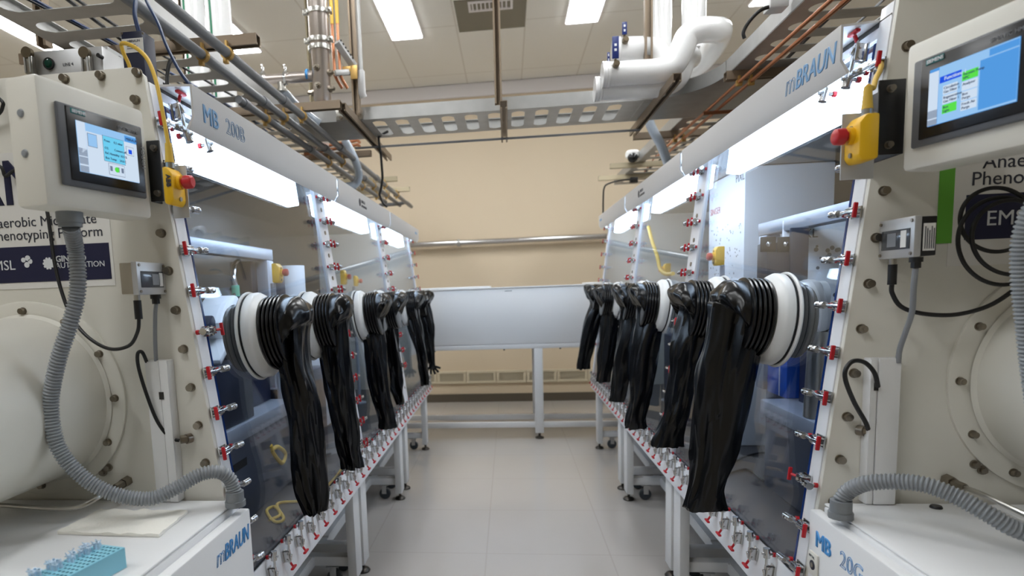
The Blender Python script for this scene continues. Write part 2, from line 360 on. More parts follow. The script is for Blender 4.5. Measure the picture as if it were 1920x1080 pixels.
# ------------------------------------------------------------------ gloveboxes
def sloped_slab(S, y0, y1, z0, z1, off0, off1, bev=0):
    """slab lying on the window plane between two heights, off0..off1 along the outward normal"""
    a = [S.p(0, z0, off0), S.p(0, z1, off0), S.p(0, z1, off1), S.p(0, z0, off1)]
    return B().prism([(q.x, q.z) for q in a], 'y', y0, y1, bev)
def glovebox(S, side):
    sg = S.sg
    G = thing('glovebox', 'long white glovebox with sloped windows along the %s of the aisle' % side, 'glovebox', (sg*1.2, (S.yp+S.yend)/2, .47))
    # end panel facing the viewer
    zs = [.47, S.ptop]
    e = [(sg*(S.xw(zs[0])), zs[0]), (sg*S.xw(zs[1]-.02), zs[1]-.02), (sg*(S.xw(zs[1])+.02), zs[1]), (sg*1.9, zs[1]), (sg*1.9, zs[0])]
    B().prism(e, 'y', S.yp, S.yp+.014, .002).obj('end_panel', 'panel', G)
    B().prism(e, 'y', S.yend-.012, S.yend+.004, .002).obj('far_panel', 'panel', G)
    # shell
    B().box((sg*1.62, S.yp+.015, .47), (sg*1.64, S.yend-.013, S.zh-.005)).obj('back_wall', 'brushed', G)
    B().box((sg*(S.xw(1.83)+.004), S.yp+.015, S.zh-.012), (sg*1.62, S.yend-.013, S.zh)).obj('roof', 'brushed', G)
    B().box((sg*(S.xw(.50)+.006), S.yp+.015, .475), (sg*1.62, S.yend-.013, .49)).obj('floor_pan', 'fpan', G)
    sloped_slab(S, S.yp+.0145, S.yend-.0125, .475, .600, -.012, 0, .002).obj('sill', 'post', G)
    sloped_slab(S, S.yg, S.yend-.0125, S.zh-.035, S.zh-.012, -.012, 0).obj('head_rail', 'post', G)
    # posts and near strip
    yy = [(S.yp+.0145, S.yg)]+[(q-.06, q+.06) for q in S.posts]+[(S.yend-.07, S.yend-.0125)]
    for i, (a, c) in enumerate(yy):
        po = sloped_slab(S, a, c, .6005, S.zh-.036 if i else S.ptop-.03, -.012, .006 if 0 < i < 3 else .002, .002).obj('window_post', 'post', G)
        if 0 < i < 3:
            b = B()
            for k in range(12):
                q = S.p((a+c)/2, 1.70-.1*k, .006); b.cyl(q, q+S.n*.003, .009, n=12)
            b.obj('screws', 'bolt', po)
    # panes
    for i in range(3):
        a, c = yy[i][1]+.001, yy[i+1][0]-.001
        pn = sloped_slab(S, a, c, .602, S.zh-.037, -.010, -.002).obj('window_pane', 'glass', G)
        B().bar(S.p(a+.004, .606, .0), S.p(a+.004, S.zh-.045, .0), .008, .004, up=S.n).obj('pane_edge', 'blueedge', pn)
        B().bar(S.p(a+.01, .606, .0), S.p(c-.01, .606, .0), .004, .003, up=S.n).obj('gasket', 'gasket', pn)
    # hood in three lengths
    zt, zb = S.zh, S.zh-.106
    prof = [(.864, zt+.006), (.750, zt), (.750, zb+.028), (.766, zb), (.772, zb+.004), (.755, zb+.03), (.755, zt-.005), (.864, zt+.001)]
    cuts = [S.yg, S.posts[0]+.055, S.posts[0]+.085, S.posts[1]+.03, S.posts[1]+.06, S.yend+.06]
    if sg > 0: cuts = [S.yg, 2.78, 2.81, 4.05, 4.085, S.yend+.02]
    hoods = []
    for i in range(3):
        hoods.append(B().prism([(sg*a, c) for a, c in prof], 'y', cuts[2*i], cuts[2*i+1]).obj('hood', 'hood', G))
    # lamps behind the upper panes
    zl = S.zh-.150
    for i in range(3):
        a, c = yy[i][1]+.05, yy[i+1][0]-(.14 if i < 2 else .1)
        li = sloped_slab(S, a-.015, c+.015, zl+.094, zl+.108, -.08, -.022).obj('light_fixture', 'white', G)
        sloped_slab(S, a, c, zl, zl+.093, -.075, -.024, .004).obj('diffuser', 'lamp_b', li)
    # clamps
    zrow = [S.zh-.10-.1*k for k in range(12)]
    if sg > 0: zrow = [1.78-.104*k for k in range(12)]
    for i, z in enumerate(zrow):
        fl = i == (5 if sg < 0 else 9); put_clamp(G, S.p(S.yg-.03+(.02 if fl else 0), z, .003), -Y if fl else Y, S.n)
    for i, q in enumerate(S.posts):
        for z in zrow[:12-2*i]:
            put_clamp(G, S.p(q+.018, z, .007), Y, S.n); put_clamp(G, S.p(q-.018, z, .007), -Y, S.n)
    for z in zrow[:10]: put_clamp(G, S.p(S.yend-.045, z, .003), -Y, S.n)
    for k in range(32): put_clamp(G, S.p(S.yg+.10+.111*k, .566, .001), S.up, S.n)
    for k in range(2): put_clamp(G, S.p(S.yg+.035+.105*k, S.zh-.064, .004), -S.up, S.n).scale = (1.2, 1.2, 1.2)
    # bolts of the end panel
    zl = [1.80, 1.49, 1.40, 1.305, 1.21, 1.115, 1.02, .925] if sg < 0 else [1.808, 1.51, 1.41, 1.31, 1.21, 1.11, 1.01, .91, .81]
    for z in zl: put_bolt(G, (sg*(S.xw(z)+.03), S.yp, z))
    for k in range(8): put_bolt(G, (sg*(.848+.092*k), S.yp, S.ptop-.015))
    return G, hoods
GL, HL = glovebox(L, 'left')
GR, HR = glovebox(R, 'right')
q = at(378, 226, x=-.7505)
text('MB', .062, (-.7500, 1.505, 1.772), Y, Z, 'txtlb', HL[0], bold=.0014)
text('200B', .058, (-.7500, 1.632, 1.775), Y, Z, 'txtlb', HL[0], outline=.0007)
text('m', .075, (.7500, 1.795, 1.812), -Y, Z, 'txtlb', HR[0], outline=.0007, shear=.2)
text('BRAUN', .064, (.7500, 1.735, 1.812), -Y, Z, 'txtlb', HR[0], bold=.0011, shear=.2, sx=.92)
for S, H, y0 in ((L, HL, 3.17), (R, HR, 3.62)):
    u = Y*(-S.sg)
    text('GINKGO', .022, (S.sg*.7500, y0, S.zh-.05), u, Z, 'txtk', H[1]); text('AUTOMATION', .018, (S.sg*.7500, y0, S.zh-.072), u, Z, 'txtk', H[1])
    B().cyl((S.sg*.7500, y0-u.y*.03, S.zh-.052), (S.sg*.7492, y0-u.y*.03, S.zh-.052), .02, n=12).obj('emblem', 'txtk', H[1])
    text('MBRAUN', .026, (S.sg*.7500, 5.02 if S.sg < 0 else 5.14, S.zh-.05), u, Z, 'txtlb', H[2])

# ------------------------------------------------------------------ stands
def stand_geo():
    """stand for one glovebox length; local x = distance from the aisle line (0.705), y along the box"""
    Ln = 1.115
    S0 = thing('glovebox_stand', 'x', 'stand', (0, 0, 0), 'glovebox stands')
    for y in (0, Ln-.1):
        for x in (0, .80):
            lg = B().box((x, y, .05), (x+.04, y+.1, .473), .003).obj('leg', 'frame', S0, True)
            for yy in (y+.05,):
                B().cyl((x+.02, yy, .02), (x+.02, yy, .05), .008, n=10).lathe([(.001, 0), (.032, 0), (.034, .006), (.026, .016), (.01, .022), (.001, .022)], (x+.02, yy, .0005), Z, 20).obj('levelling_foot', 'foot', lg)
        B().box((.0405, y+.025, .10), (.7995, y+.075, .145), .003).obj('cross_rail', 'frame', S0, True)
    for x in (.205, .62):
        B().box((x, .0755 if 0 else -.02, .098), (x+.04, 1.135, .0995 if 0 else .0995)).obj('long_rail', 'frame', S0, True)
    B().box((.2, .1, .1455), (.80, Ln-.1, .155), .002).obj('shelf', 'frame', S0, True)
    B().box((.2, .0755, .10), (.24, Ln-.0755, .145), .003).obj('long_beam', 'frame', S0, True)
    for y in (.05, Ln-.05):
        c = B().box((.09, y-.028, .094), (.15, y+.028, .0985)).box((.105, y-.022, .04), (.135, y-.018, .095)).box((.105, y+.018, .04), (.135, y+.022, .095)).obj('caster', 'chrome', S0, True)
        B().lathe([(.001, -.013), (.030, -.013), (.036, -.008), (.036, .008), (.030, .013), (.001, .013)], (.118, y, .037), Y, 20).obj('wheel', 'wheel', c)
    return S0
ST = stand_geo(); st_used = 0
def dup(root, loc, label, rotz=0, group=None, sc=None):
    r = root.copy(); COL.objects.link(r); r.location = loc; r.rotation_euler = (0, 0, rotz); r['label'] = label
    if group: r['group'] = group
    if sc: r.scale = sc
    for ch in root.children:
        c = ch.copy(); COL.objects.link(c); c.parent = r
        for g in ch.children:
            d = g.copy(); COL.objects.link(d); d.parent = c
    return r
for sg, nm in ((-1, 'left'), (1, 'right')):
    for k, y in enumerate((1.53, 2.685, 3.905)):
        lab = 'white tube stand under the %s section of the %s glovebox' % (('nearest', 'middle', 'farthest')[k], nm)
        xx = .705 if sg < 0 else .69
        # turning by half a circle puts the stand on the left side (it is symmetric along y)
        loc = (xx, y, 0) if sg > 0 else (-xx, y+1.115, 0)
        if sg < 0 and k == 0: ST.location = loc; ST.rotation_euler = (0, 0, PI); ST['label'] = lab
        else: dup(ST, loc, lab, PI if sg < 0 else 0)

# ------------------------------------------------------------------ crossing box at the far end
t = thing('transfer_box', 'long white box joining the two gloveboxes across the aisle end', 'box', (0, 5.6, .84))
B().box((-1.2, 5.3, .842), (1.2, 5.85, 1.325), .006).obj('body', 'white', t)
B().box((-1.2, 5.29, 1.326), (1.2, 5.86, 1.338), .003).obj('lid', 'white', t)
for x0, x1 in ((-1.2, -.16), (.68, 1.2)): B().box((x0, 5.36, 1.3385), (x1, 5.8, 1.352), .003).obj('cover', 'white', t)
B().box((-.03, 5.2985, 1.30), (.03, 5.2995, 1.306)).obj('nameplate', 'txtg', t)
for x in (-.68, -.05, .45): B().cyl((x, 5.5, .77), (x, 5.5, .842), .008, n=8).obj('bolt', 'black', t)
t = thing('box_stand', 'white tube stand with one middle leg under the far crossing box', 'stand', (0, 5.55, 0))
B().box((-1.15, 5.3, .80), (1.15, 5.36, .840), .003).box((-1.15, 5.76, .80), (1.15, 5.82, .840), .003).obj('top_rail', 'frame', t)
B().box((-1.15, 5.31, .10), (1.15, 5.35, .148), .003).obj('front_rail', 'frame', t)
B().box((-1.15, 5.64, .10), (1.15, 5.68, .148), .003).obj('rear_rail', 'frame', t)
for x, y in ((.245, 5.33), (-1.1, 5.33), (1.1, 5.33), (.245, 5.79), (-1.1, 5.79), (1.1, 5.79)):
    lg = B().box((x-.037, y-.03, .052), (x+.037, y+.03, .7995), .003).obj('leg', 'frame', t)
    B().cyl((x, y, .02), (x, y, .052), .01, n=10).lathe([(.001, 0), (.038, 0), (.04, .006), (.028, .016), (.01, .022), (.001, .022)], (x, y, .0005), Z, 20).obj('levelling_foot', 'foot', lg)

# ------------------------------------------------------------------ gloves
def glove(S, y, path, lab, hand=False, seed=0):
    """path: list of (u, v, halfwidth_px) down the hanging sleeve"""
    c = S.p(y, 1.213, 0); n = S.n
    t = thing('glove', lab, 'glove', c, 'black gloves hanging from the glove ports')
    B().lathe([(.095, -.0015), (.132, -.001), (.1335, .003), (.131, .0078), (.095, .008)], c, n, 48).obj('flange', 'ring', t)
    B().lathe([(.10, .0081), (.127, .0081), (.127, .0125), (.10, .0125)], c, n, 48).obj('gasket', 'gasket', t)
    B().lathe([(.095, .0126), (.125, .0126), (.128, .016), (.1275, .032), (.121, .042), (.113, .046), (.108, .052), (.094, .052)], c, n, 48).obj('port_ring', 'ring', t)
    pr = [(.09, .0525)]
    for i in range(5):
        h = .055+i*.0125
        pr += [(.103, h), (.1095, h+.002), (.111, h+.005), (.1095, h+.0085), (.103, h+.0105)]
    pr += [(.09, .118)]
    B().lathe(pr, c, n, 48).obj('cuff', 'rubber', t)
    B().lathe([(.085, -.031), (.1, -.032)]+[v for i in range(2) for v in ((.103, -.036-i*.012), (.1, -.042-i*.012))]+[(.06, -.062)], c, n, 32).obj('inner_sleeve', 'rubber', t)
    # sleeve: sections (centre, normal direction, half along bend plane, half along y)
    p0 = c+n*.112
    hang = [(at(u, v, y=y-.005*i), hw*(y/FPX)) for i, (u, v, hw) in enumerate(path)]
    secs = [(p0, 0, .1, .1), (p0+n*.012+Z*.004, 12, .1, .098)]
    h0 = hang[0][0]
    q = p0+n*.020-Z*.010; secs.append((q, 28, .090, .094))
    q = p0.lerp(V((h0.x, y, h0.z)), .5)-Z*.012; secs.append((q, 50, .080, .082))
    for i, (pt, hw) in enumerate(hang):
        f = i/max(1, len(hang)-1); secs.append((pt, min(90, 70+i*11), hw*(1.12 if i == 0 else 1), max(.03, .068-.03*f) if not hand else .045-.015*f))
    # interpolate
    def cr(a, b, c_, d, tt): return .5*((2*b)+(c_-a)*tt+(2*a-5*b+4*c_-d)*tt*tt+(3*b-a-3*c_+d)*tt**3)
    rings = []; N = 56; K = 9; tot = (len(secs)-1)*K
    # half-size along the bend plane is the width seen from the aisle end
    for i in range(len(secs)-1):
        a, b, c_, d = (secs[max(i-1, 0)], secs[i], secs[i+1], secs[min(i+2, len(secs)-1)])
        for k in range(K+(1 if i == len(secs)-2 else 0)):
            tt = k/K; idx = i*K+k
            ctr = cr(a[0], b[0], c_[0], d[0], tt); ang = math.radians(b[1]+(c_[1]-b[1])*tt)
            h1 = cr(a[2], b[2], c_[2], d[2], tt); h2 = cr(a[3], b[3], c_[3], d[3], tt)
            d1 = Z*math.cos(ang)+V((-S.sg, 0, 0))*math.sin(ang)       # in-plane direction across the sleeve
            if ang < .1: d1 = S.up*math.cos(ang)+V((-S.sg, 0, 0))*math.sin(ang)
            ring = []
            g = idx/tot; amp = .019*min(1, max(0, (g-.03)*6))
            for j in range(N):
                th = 2*PI*j/N
                fold = noise.noise(V((math.cos(th)*1.5+seed*7.1, math.sin(th)*1.5, g*2.2)))*1.0+.55*noise.noise(V((math.cos(th)*3.4, math.sin(th)*3.4+seed*3.3, g*7)))
                cre = -abs(noise.noise(V((math.cos(th)*2.2+seed, math.sin(th)*2.2, g*3.6+5))))*1.1+.25
                r = 1+(fold+cre)*amp/max(h1, .03)
                # pinch fold below the mouth
                r *= 1-.22*math.exp(-((g-.36)/.10)**2)*max(0, math.cos(th-PI))
                p = ctr+d1*(h1*r*math.cos(th))+Y*(h2*r*math.sin(th))
                if g > .93: p += V((0, 0, -1))*((g-.93)/.07)*(.012*noise.noise(V((math.cos(th)*3+seed*2, math.sin(th)*3, 2)))+.006)
                ring.append(p)
            rings.append(ring)
    b = B().skin(rings)
    o = b.obj('sleeve', 'rubber', t, smooth=60)
    if hand:
        e = hang[-1][0]; w_ = hang[-1][1]; hb = B()
        hb.sph(e-Z*.02, .03, 14, (.9, .6, 1.2))
        for k, (dx, dy, dz, ln) in enumerate(((-.7, .1, -.7, .05), (-.25, .2, -1, .062), (.2, .1, -1, .06), (.6, 0, -.8, .055), (1, -.2, -.25, .045))):
            s0 = e-Z*.03+V((dx*.018, 0, 0)); dd = V((dx, dy, dz)).normalized()
            hb.tube([s0, s0+dd*ln*.5, s0+dd*ln+V((.006, 0, -.004))], .0095, n=8, k=4)
        hb.obj('hand', 'rubber', t)
    return t
LG = [
 (1.755, [(549, 625, 27), (553, 680, 27), (563, 740, 31), (569, 800, 32), (575, 870, 30), (583, 925, 28), (592, 955, 17)], 'nearest hanging black glove on the left glovebox, beside the grey conduit cabinet'),
 (2.25, [(624, 618, 27), (630, 680, 25), (638, 740, 24), (645, 800, 21), (653, 845, 16), (660, 874, 15)], 'second hanging black glove on the left glovebox, before the wide window post'),
 (3.03, [(698, 610, 20), (703, 650, 18), (708, 700, 20), (715, 745, 17), (722, 778, 15), (725, 800, 18)], 'third hanging black glove on the left glovebox, with a wide flat end'),
 (3.52, [(726, 600, 14), (730, 640, 14), (737, 690, 14), (744, 730, 10), (751, 755, 6)], 'fourth hanging black glove on the left glovebox, tapering to a point'),
 (4.27, [(772, 586, 12), (781, 625, 11), (789, 660, 8), (794, 695, 8), (797, 720, 7)], 'fifth hanging black glove on the left glovebox, thin and curved'),
 (4.77, [(793, 575, 10), (802, 610, 9), (805, 645, 8), (810, 680, 6)], 'farthest hanging glove on the left, with black fingers showing'),
]
for i, (y, p, lab) in enumerate(LG): glove(L, y, p, lab, i == 5, i)
RG = [
 (1.80, [(1385, 590, 46), (1371, 650, 47), (1358, 720, 50), (1350, 790, 47), (1338, 860, 37), (1325, 912, 30), (1320, 948, 38)], 'nearest and largest hanging black glove on the right glovebox'),
 (2.29, [(1307, 590, 30), (1292, 640, 29), (1282, 700, 25), (1272, 760, 23), (1260, 800, 22), (1252, 832, 28)], 'second hanging black glove on the right glovebox, with a torn-looking hem'),
 (3.06, [(1222, 590, 22), (1212, 640, 23), (1206, 700, 22), (1199, 745, 18), (1192, 785, 17), (1190, 800, 17)], 'third hanging black glove on the right glovebox, with a ragged hem'),
 (3.52, [(1183, 590, 18), (1174, 640, 18), (1165, 690, 17), (1161, 730, 15), (1158, 750, 14)], 'fourth hanging black glove on the right glovebox, left of the ragged one'),
 (4.30, [(1145, 590, 13), (1140, 640, 14), (1134, 680, 13), (1130, 714, 12)], 'fifth hanging black glove on the right glovebox, close to the far leg'),
 (4.78, [(1121, 575, 13), (1110, 610, 15), (1100, 655, 13), (1094, 690, 11)], 'farthest hanging black glove on the right, in front of the white crossing box'),
]
for i, (y, p, lab) in enumerate(RG): glove(R, y, p, lab, False, i+10)

# ------------------------------------------------------------------ overhead: trays, struts, conduits
def sweep(b, path, wd, z0, z1):
    rings = []
    for i, p in enumerate(path):
        d = (V(path[min(i+1, len(path)-1)])-V(path[max(i-1, 0)])).normalized(); nrm = V((-d.y, d.x))*wd/2; p = V(p)
        rings.append([V((p.x+nrm.x, p.y+nrm.y, z0)), V((p.x-nrm.x, p.y-nrm.y, z0)), V((p.x-nrm.x, p.y-nrm.y, z1)), V((p.x+nrm.x, p.y+nrm.y, z1))])
    b.skin(rings)
TZ = 2.348
def rail(b, path, top=.068, inward=1):
    sweep(b, path, .004, TZ, TZ+top)
    q = []
    for i, p in enumerate(path):
        d = (V(path[min(i+1, len(path)-1)])-V(path[max(i-1, 0)])).normalized(); q.append((p[0]-d.y*.010*inward, p[1]+d.x*.010*inward))
    sweep(b, q, .022, TZ+top, TZ+top+.004)
t = thing('cable_tray', 'galvanised cable tray crossing the aisle overhead with round-ended slots', 'cable tray', (0, 3.88, TZ))
B().slotted(-1.24, .78, 3.66, 4.1, TZ, [(-1.03+.139*k, 3.875, .078, .34) for k in range(2, 13)]).obj('tray_bottom', 'galv', t, smooth=0)
arc = [(.78+.33*math.sin(a), 3.33+.33*math.cos(a)) for a in [i*PI/2/12 for i in range(13)]]
arco = [(.78+.77*math.sin(a), 3.33+.77*math.cos(a)) for a in [i*PI/2/12 for i in range(13)]]
b = B(); rail(b, [(-1.24, 3.66), (.78, 3.66)]+arc[1:]); b.obj('side_rail', 'galv', t)
b = B(); rail(b, [(-1.24, 4.1), (1.62, 4.1)], inward=-1); b.obj('side_rail', 'galv', t)
b = B(); b.prism([(.782, 3.66)]+arc[1:]+[(1.62, 3.33), (1.62, 4.098), (.782, 4.098)], 'z', TZ, TZ+.003); b.obj('elbow_bottom', 'galv', t)
b = B().box((-.99, 3.650, TZ+.004), (-.83, 3.6575, TZ+.064), .001); b.obj('joint_plate', 'steel', t)
pl = t.children[-1]
b = B()
for x in (-.96, -.87):
    for z in (.018, .050): b.cyl((x, 3.642, TZ+z), (x, 3.65, TZ+z), .011, n=10)
b.obj('bolts', 'bolt', pl)
def ladder(name, x0, x1, y0, y1, lab, inner):
    t = thing(name, lab, 'cable tray', ((x0+x1)/2, (y0+y1)/2, TZ))
    n = int((y1-y0)/.17)
    B().slotted(x0, x1, y0, y1, TZ, [((x0+x1)/2, y0+.1+.17*k, x1-x0-.1, .088) for k in range(n)]).obj('tray_bottom', 'galv', t, smooth=0)
    for x, iw in ((x0, -1), (x1, 1)):
        b = B(); rail(b, [(x, y0), (x, y1)], inward=iw); b.obj('side_rail', 'galv', t)
    return t
ladder('cable_tray', -1.75, -1.244, .9, 6.6, 'long slotted cable tray above the left glovebox with grey conduits beneath', 1)
ladder('cable_tray', 1.112, 1.62, 1.3, 3.328, 'slotted cable tray above the near half of the right glovebox with copper pipes beneath', -1)
ladder('cable_tray', 1.112, 1.62, 4.105, 6.6, 'slotted cable tray above the far end of the right glovebox', -1)
def strutbar(p, q, lab, m='strut', group='strut crossbars under the cable trays', up=Z, open_down=True):
    """41 mm channel between two points (centre line at its top face)"""
    p, q = V(p), V(q); d = (q-p).normalized(); x = d.cross(V(up)).normalized(); z = x.cross(d); b = B()
    prof = [(-.0205, 0), (.0205, 0), (.0205, -.041), (.010, -.041), (.010, -.034), (.0175, -.034), (.0175, -.0035), (-.0175, -.0035), (-.0175, -.034), (-.010, -.034), (-.010, -.041), (-.0205, -.041)]
    b.skin([[e+x*a+z*c for a, c in prof] for e in (p, q)])
    return single(b, 'strut_channel', m, lab, 'strut', group, smooth=0)
for y, x1, m, lab in ((2.40, -.945, 'strut', 'nearest bronze strut bar left of the aisle, its open end beside the white risers'),
                      (3.27, -.857, 'strut', 'bronze strut bar directly under the shiny vertical pipe'),
                      (4.42, -.955, 'strut', 'bronze strut bar behind the left hose'), (5.45, -.955, 'strutl', 'pale strut bar of the far left, the higher one in front of the tan wall'),
                      (6.03, -.935, 'strutl', 'pale strut bar of the far left, the lowest one in front of the tan wall')):
    strutbar((-1.95, y, 2.345), (x1, y, 2.345), lab, m)
for y, x0, m, lab in ((2.05, 1.10, 'strut', 'bronze strut bar over the near end of the right tray'), (3.27, 1.085, 'strut', 'bronze strut bar at the right tray elbow carrying two brass pipe clamps'),
                      (4.42, .875, 'strut', 'bronze strut bar behind the right hose'), (5.45, .885, 'strutl', 'pale strut bar right of the dome camera'),
                      (6.03, .87, 'strutl', 'pale strut bar below the dome camera')):
    strutbar((x0, y, 2.345), (1.95, y, 2.345), lab, m)
strutbar((-.86, 3.30, 2.343), (-.86, 4.6, 2.343), 'bronze strut under the left end of the crossing tray, pointing to the back wall')
strutbar((.845, 3.22, 2.343), (.845, 4.3, 2.343), 'bronze strut with an open square end below the white jacketed pipes')
strutbar((-.002, 3.46, 2.343), (-.002, 4.25, 2.343), 'short bronze strut under the middle of the crossing tray')
def hanger(x, y, z0, lab, m='strut', ax=1):
    p, q = V((x, y, z0)), V((x, y, CZ-.002)); return strutbar(p, q, lab, m, 'hanging vertical struts', up=Y*ax)
hanger(-.03, 3.60, 2.36, 'dark vertical strut hanging in the middle of the picture')
hanger(-.845, 3.60, 2.36, 'dark vertical strut right of the shiny vertical pipe'); hanger(-1.30, 4.25, 2.36, 'tan vertical strut left of the shiny vertical pipe', 'strutl')
hanger(.79, 3.62, 2.36, 'dark vertical strut left of the white risers'); hanger(1.24, 4.25, 2.36, 'brown vertical strut right of the white risers')
hanger(-2.12, 4.1, 2.36, 'brown vertical strut left of the green banded risers'); hanger(-1.83, 2.4, 2.36, 'brown vertical strut above the line 4 box')
# grey conduits
def conduit(x, y0, y1, r, lab):
    t = thing('conduit', lab, 'conduit', (x, (y0+y1)/2, 2.27), 'grey conduits under the left tray')
    B().tube([(x, y0, 2.272), (x, y1, 2.272), (x, y1+.05, 2.272)]+([(x-.10, y1+.12, 2.268), (x-.3, y1+.14, 2.268)] if x > -1.1 else [(x, y1+.08, 2.272)]), r, n=14, k=5).obj('pipe', 'conduit', t)
    for y in (2.95, 3.95, 5.05): B().cyl((x, y, 2.272), (x, y+.05, 2.272), r+.005, n=16).obj('coupling', 'conduit', t)
    for y in (2.40, 3.27, 4.42, 5.45, 6.03):
        if y0 < y < y1:
            B().lathe([(r+.001, -.010), (r+.006, -.010), (r+.006, .010), (r+.001, .010)], (x, y-.034, 2.272), Y, 18).box((x-.004, y-.042, 2.288), (x+.004, y-.026, 2.318)).box((x-.016, y-.044, 2.234), (x+.002, y-.024, 2.252), .003).obj('clamp', 'brass', t)
conduit(-1.06, .95, 6.46, .019, 'grey conduit nearest the aisle under the left tray')
conduit(-1.16, .95, 6.32, .019, 'grey conduit in the middle of three under the left tray')
conduit(-1.26, 2.9, 6.18, .019, 'grey conduit farthest from the aisle under the left tray')
# copper pipes of the right tray
for i, (u0, u1) in enumerate((((1381, 158), (1236, 285)), ((1404, 156), (1256, 285)))):
    a = at(*u0, z=2.285); c = at(*u1, z=2.285); x = a.x
    t = thing('copper_pipe', ['copper pipe under the right tray, the left of the pair', 'brighter copper pipe under the right tray, the right of the pair'][i], 'pipe', (x, 3, 2.285), 'copper pipes under the right tray')
    B().tube([(x+.0, 1.6, 2.285), (x, 3.2, 2.285), (x, 4.42, 2.285), (x+.01, 4.9, 2.285)], .009 if i else .0085, n=10, k=4).obj('pipe', 'copper', t)
    for y in (2.05, 3.27, 4.42): B().lathe([(.0095, -.009), (.015, -.009), (.015, .009), (.0095, .009)], (x, y-.032, 2.285), Y, 14).box((x-.014, y-.04, 2.265), (x+.014, y-.024, 2.275), .002).box((x-.004, y-.04, 2.29), (x+.004, y-.024, 2.314)).obj('clamp', 'brass', t)
# white jacketed pipes
def jacket(name, pts, r, lab, collar=None, m='pipew', grp=None, k=8):
    t = thing(name, lab, 'pipe', pts[len(pts)//2], grp)
    B().tube(pts, r, n=26, k=k).obj('jacket', m, t)
    if collar:
        d = (V(pts[1])-V(pts[0])).normalized(); p = V(pts[0])
        B().lathe([(r*.2, -.004), (r+.004, -.004), (r+.004, .004), (r, .006), (r+.004, .010), (r+.004, .018), (r, .020), (r+.004, .024), (r+.004, .034), (r, .036)], p, d, 30).obj('end_collar', m, t)
    return t
G1 = 'white jacketed pipes beside the right tray'
p1 = [at(1130, 141, y=3.45), at(1180, 137, y=3.45), at(1235, 133, y=3.45), at(1262, 122, y=3.45), at(1279, 92, y=3.45), at(1290, 68, y=3.45), at(1312, 57, y=3.45), at(1338, 56, y=3.48), at(1350, 60, y=3.58), at(1338, 88, y=3.74), at(1312, 118, y=3.86), at(1295, 126, y=3.9)]
J1 = jacket('insulated_pipe', p1, .062, 'white jacketed pipe that climbs and doubles back over the right tray', True, grp=G1)
J2 = jacket('insulated_pipe', [at(1116, 168, y=3.53), at(1180, 165, y=3.53), at(1240, 160, y=3.53), at(1268, 147, y=3.53), at(1282, 118, y=3.55), at(1294, 108, y=3.62)], .060, 'lowest white jacketed pipe, resting on the crossing tray', True, grp=G1)
J3 = jacket('insulated_pipe', [at(1150, 94, y=3.66), at(1185, 92, y=3.66), at(1215, 92, y=3.66), at(1232, 100, y=3.66), at(1238, 122, y=3.66), at(1238, 150, y=3.66)], .064, 'short white jacketed pipe bending down behind the blue valve levers', True, grp=G1)
q = at(1239, 60, y=3.85); jacket('pipe_riser', [(q.x, 3.85, 2.62), (q.x, 3.85, 3.0), (q.x, 3.85, CZ-.003)], .060, 'white vertical pipe rising behind the short bent pipe', grp=G1, k=2)
q = at(1301, 20, y=3.85); jacket('pipe_riser', [(q.x, 3.85, 2.66), (q.x, 3.85, 3.0), (q.x, 3.85, CZ-.003)], .066, 'white vertical pipe rising behind the doubled-back pipe', grp=G1, k=2)
def valve(u, v0, v1, y, wd, par, knob=None):
    a, c = at(u, v0, y=y), at(u, v1, y=y)
    h = B().bar(c, a, wd, .006, up=-Y, bev=.002).obj('valve_lever', 'blueh', par)
    e = at(u, v1+14, y=y+.03); B().bar(c+Y*.004, e, .012, .004, up=-Y).cyl(e-Y*.04, e+Y*.05, .017, n=14).cyl(e-Y*.045, e-Y*.04, .012, n=6).obj('stem', 'bronze' if knob else 'steel', h)
    q = a.lerp(c, .5)-Y*.0038; B().obox(q+Z*.012, (wd*.35, .001, .012)).obox(q-Z*.012, (wd*.35, .001, .012)).obj('imprint', 'txtw', h)
valve(1154, 68, 110, 3.37, .034, J1, True); valve(1171, 41, 65, 3.58, .026, J3, True); valve(1141, 98, 118, 3.44, .014, J1)
# left risers with green bands
for u, lab in ((366, 'white vertical pipe with a green text band, the left of two'), (414, 'white vertical pipe with a green text band, the right of two')):
    q = at(u, 60, y=3.6); t = jacket('pipe_riser', [(q.x, 3.6, 2.0), (q.x, 3.6, 2.8), (q.x, 3.6, CZ-.003)], .068, lab, grp='white risers behind the left tray', k=2)
    b = B(); z = 2.55
    a0 = -.42
    b.skin([[V((q.x+.0685*math.sin(a0+da), 3.6-.0685*math.cos(a0+da), zz)) for da in (-.13, -.045, .045, .13)]+[V((q.x+.0675*math.sin(a0+da), 3.6-.0675*math.cos(a0+da), zz)) for da in (.13, -.13)] for zz in (2.5, CZ-.01)])
    b.obj('text_band', 'greenl', t)
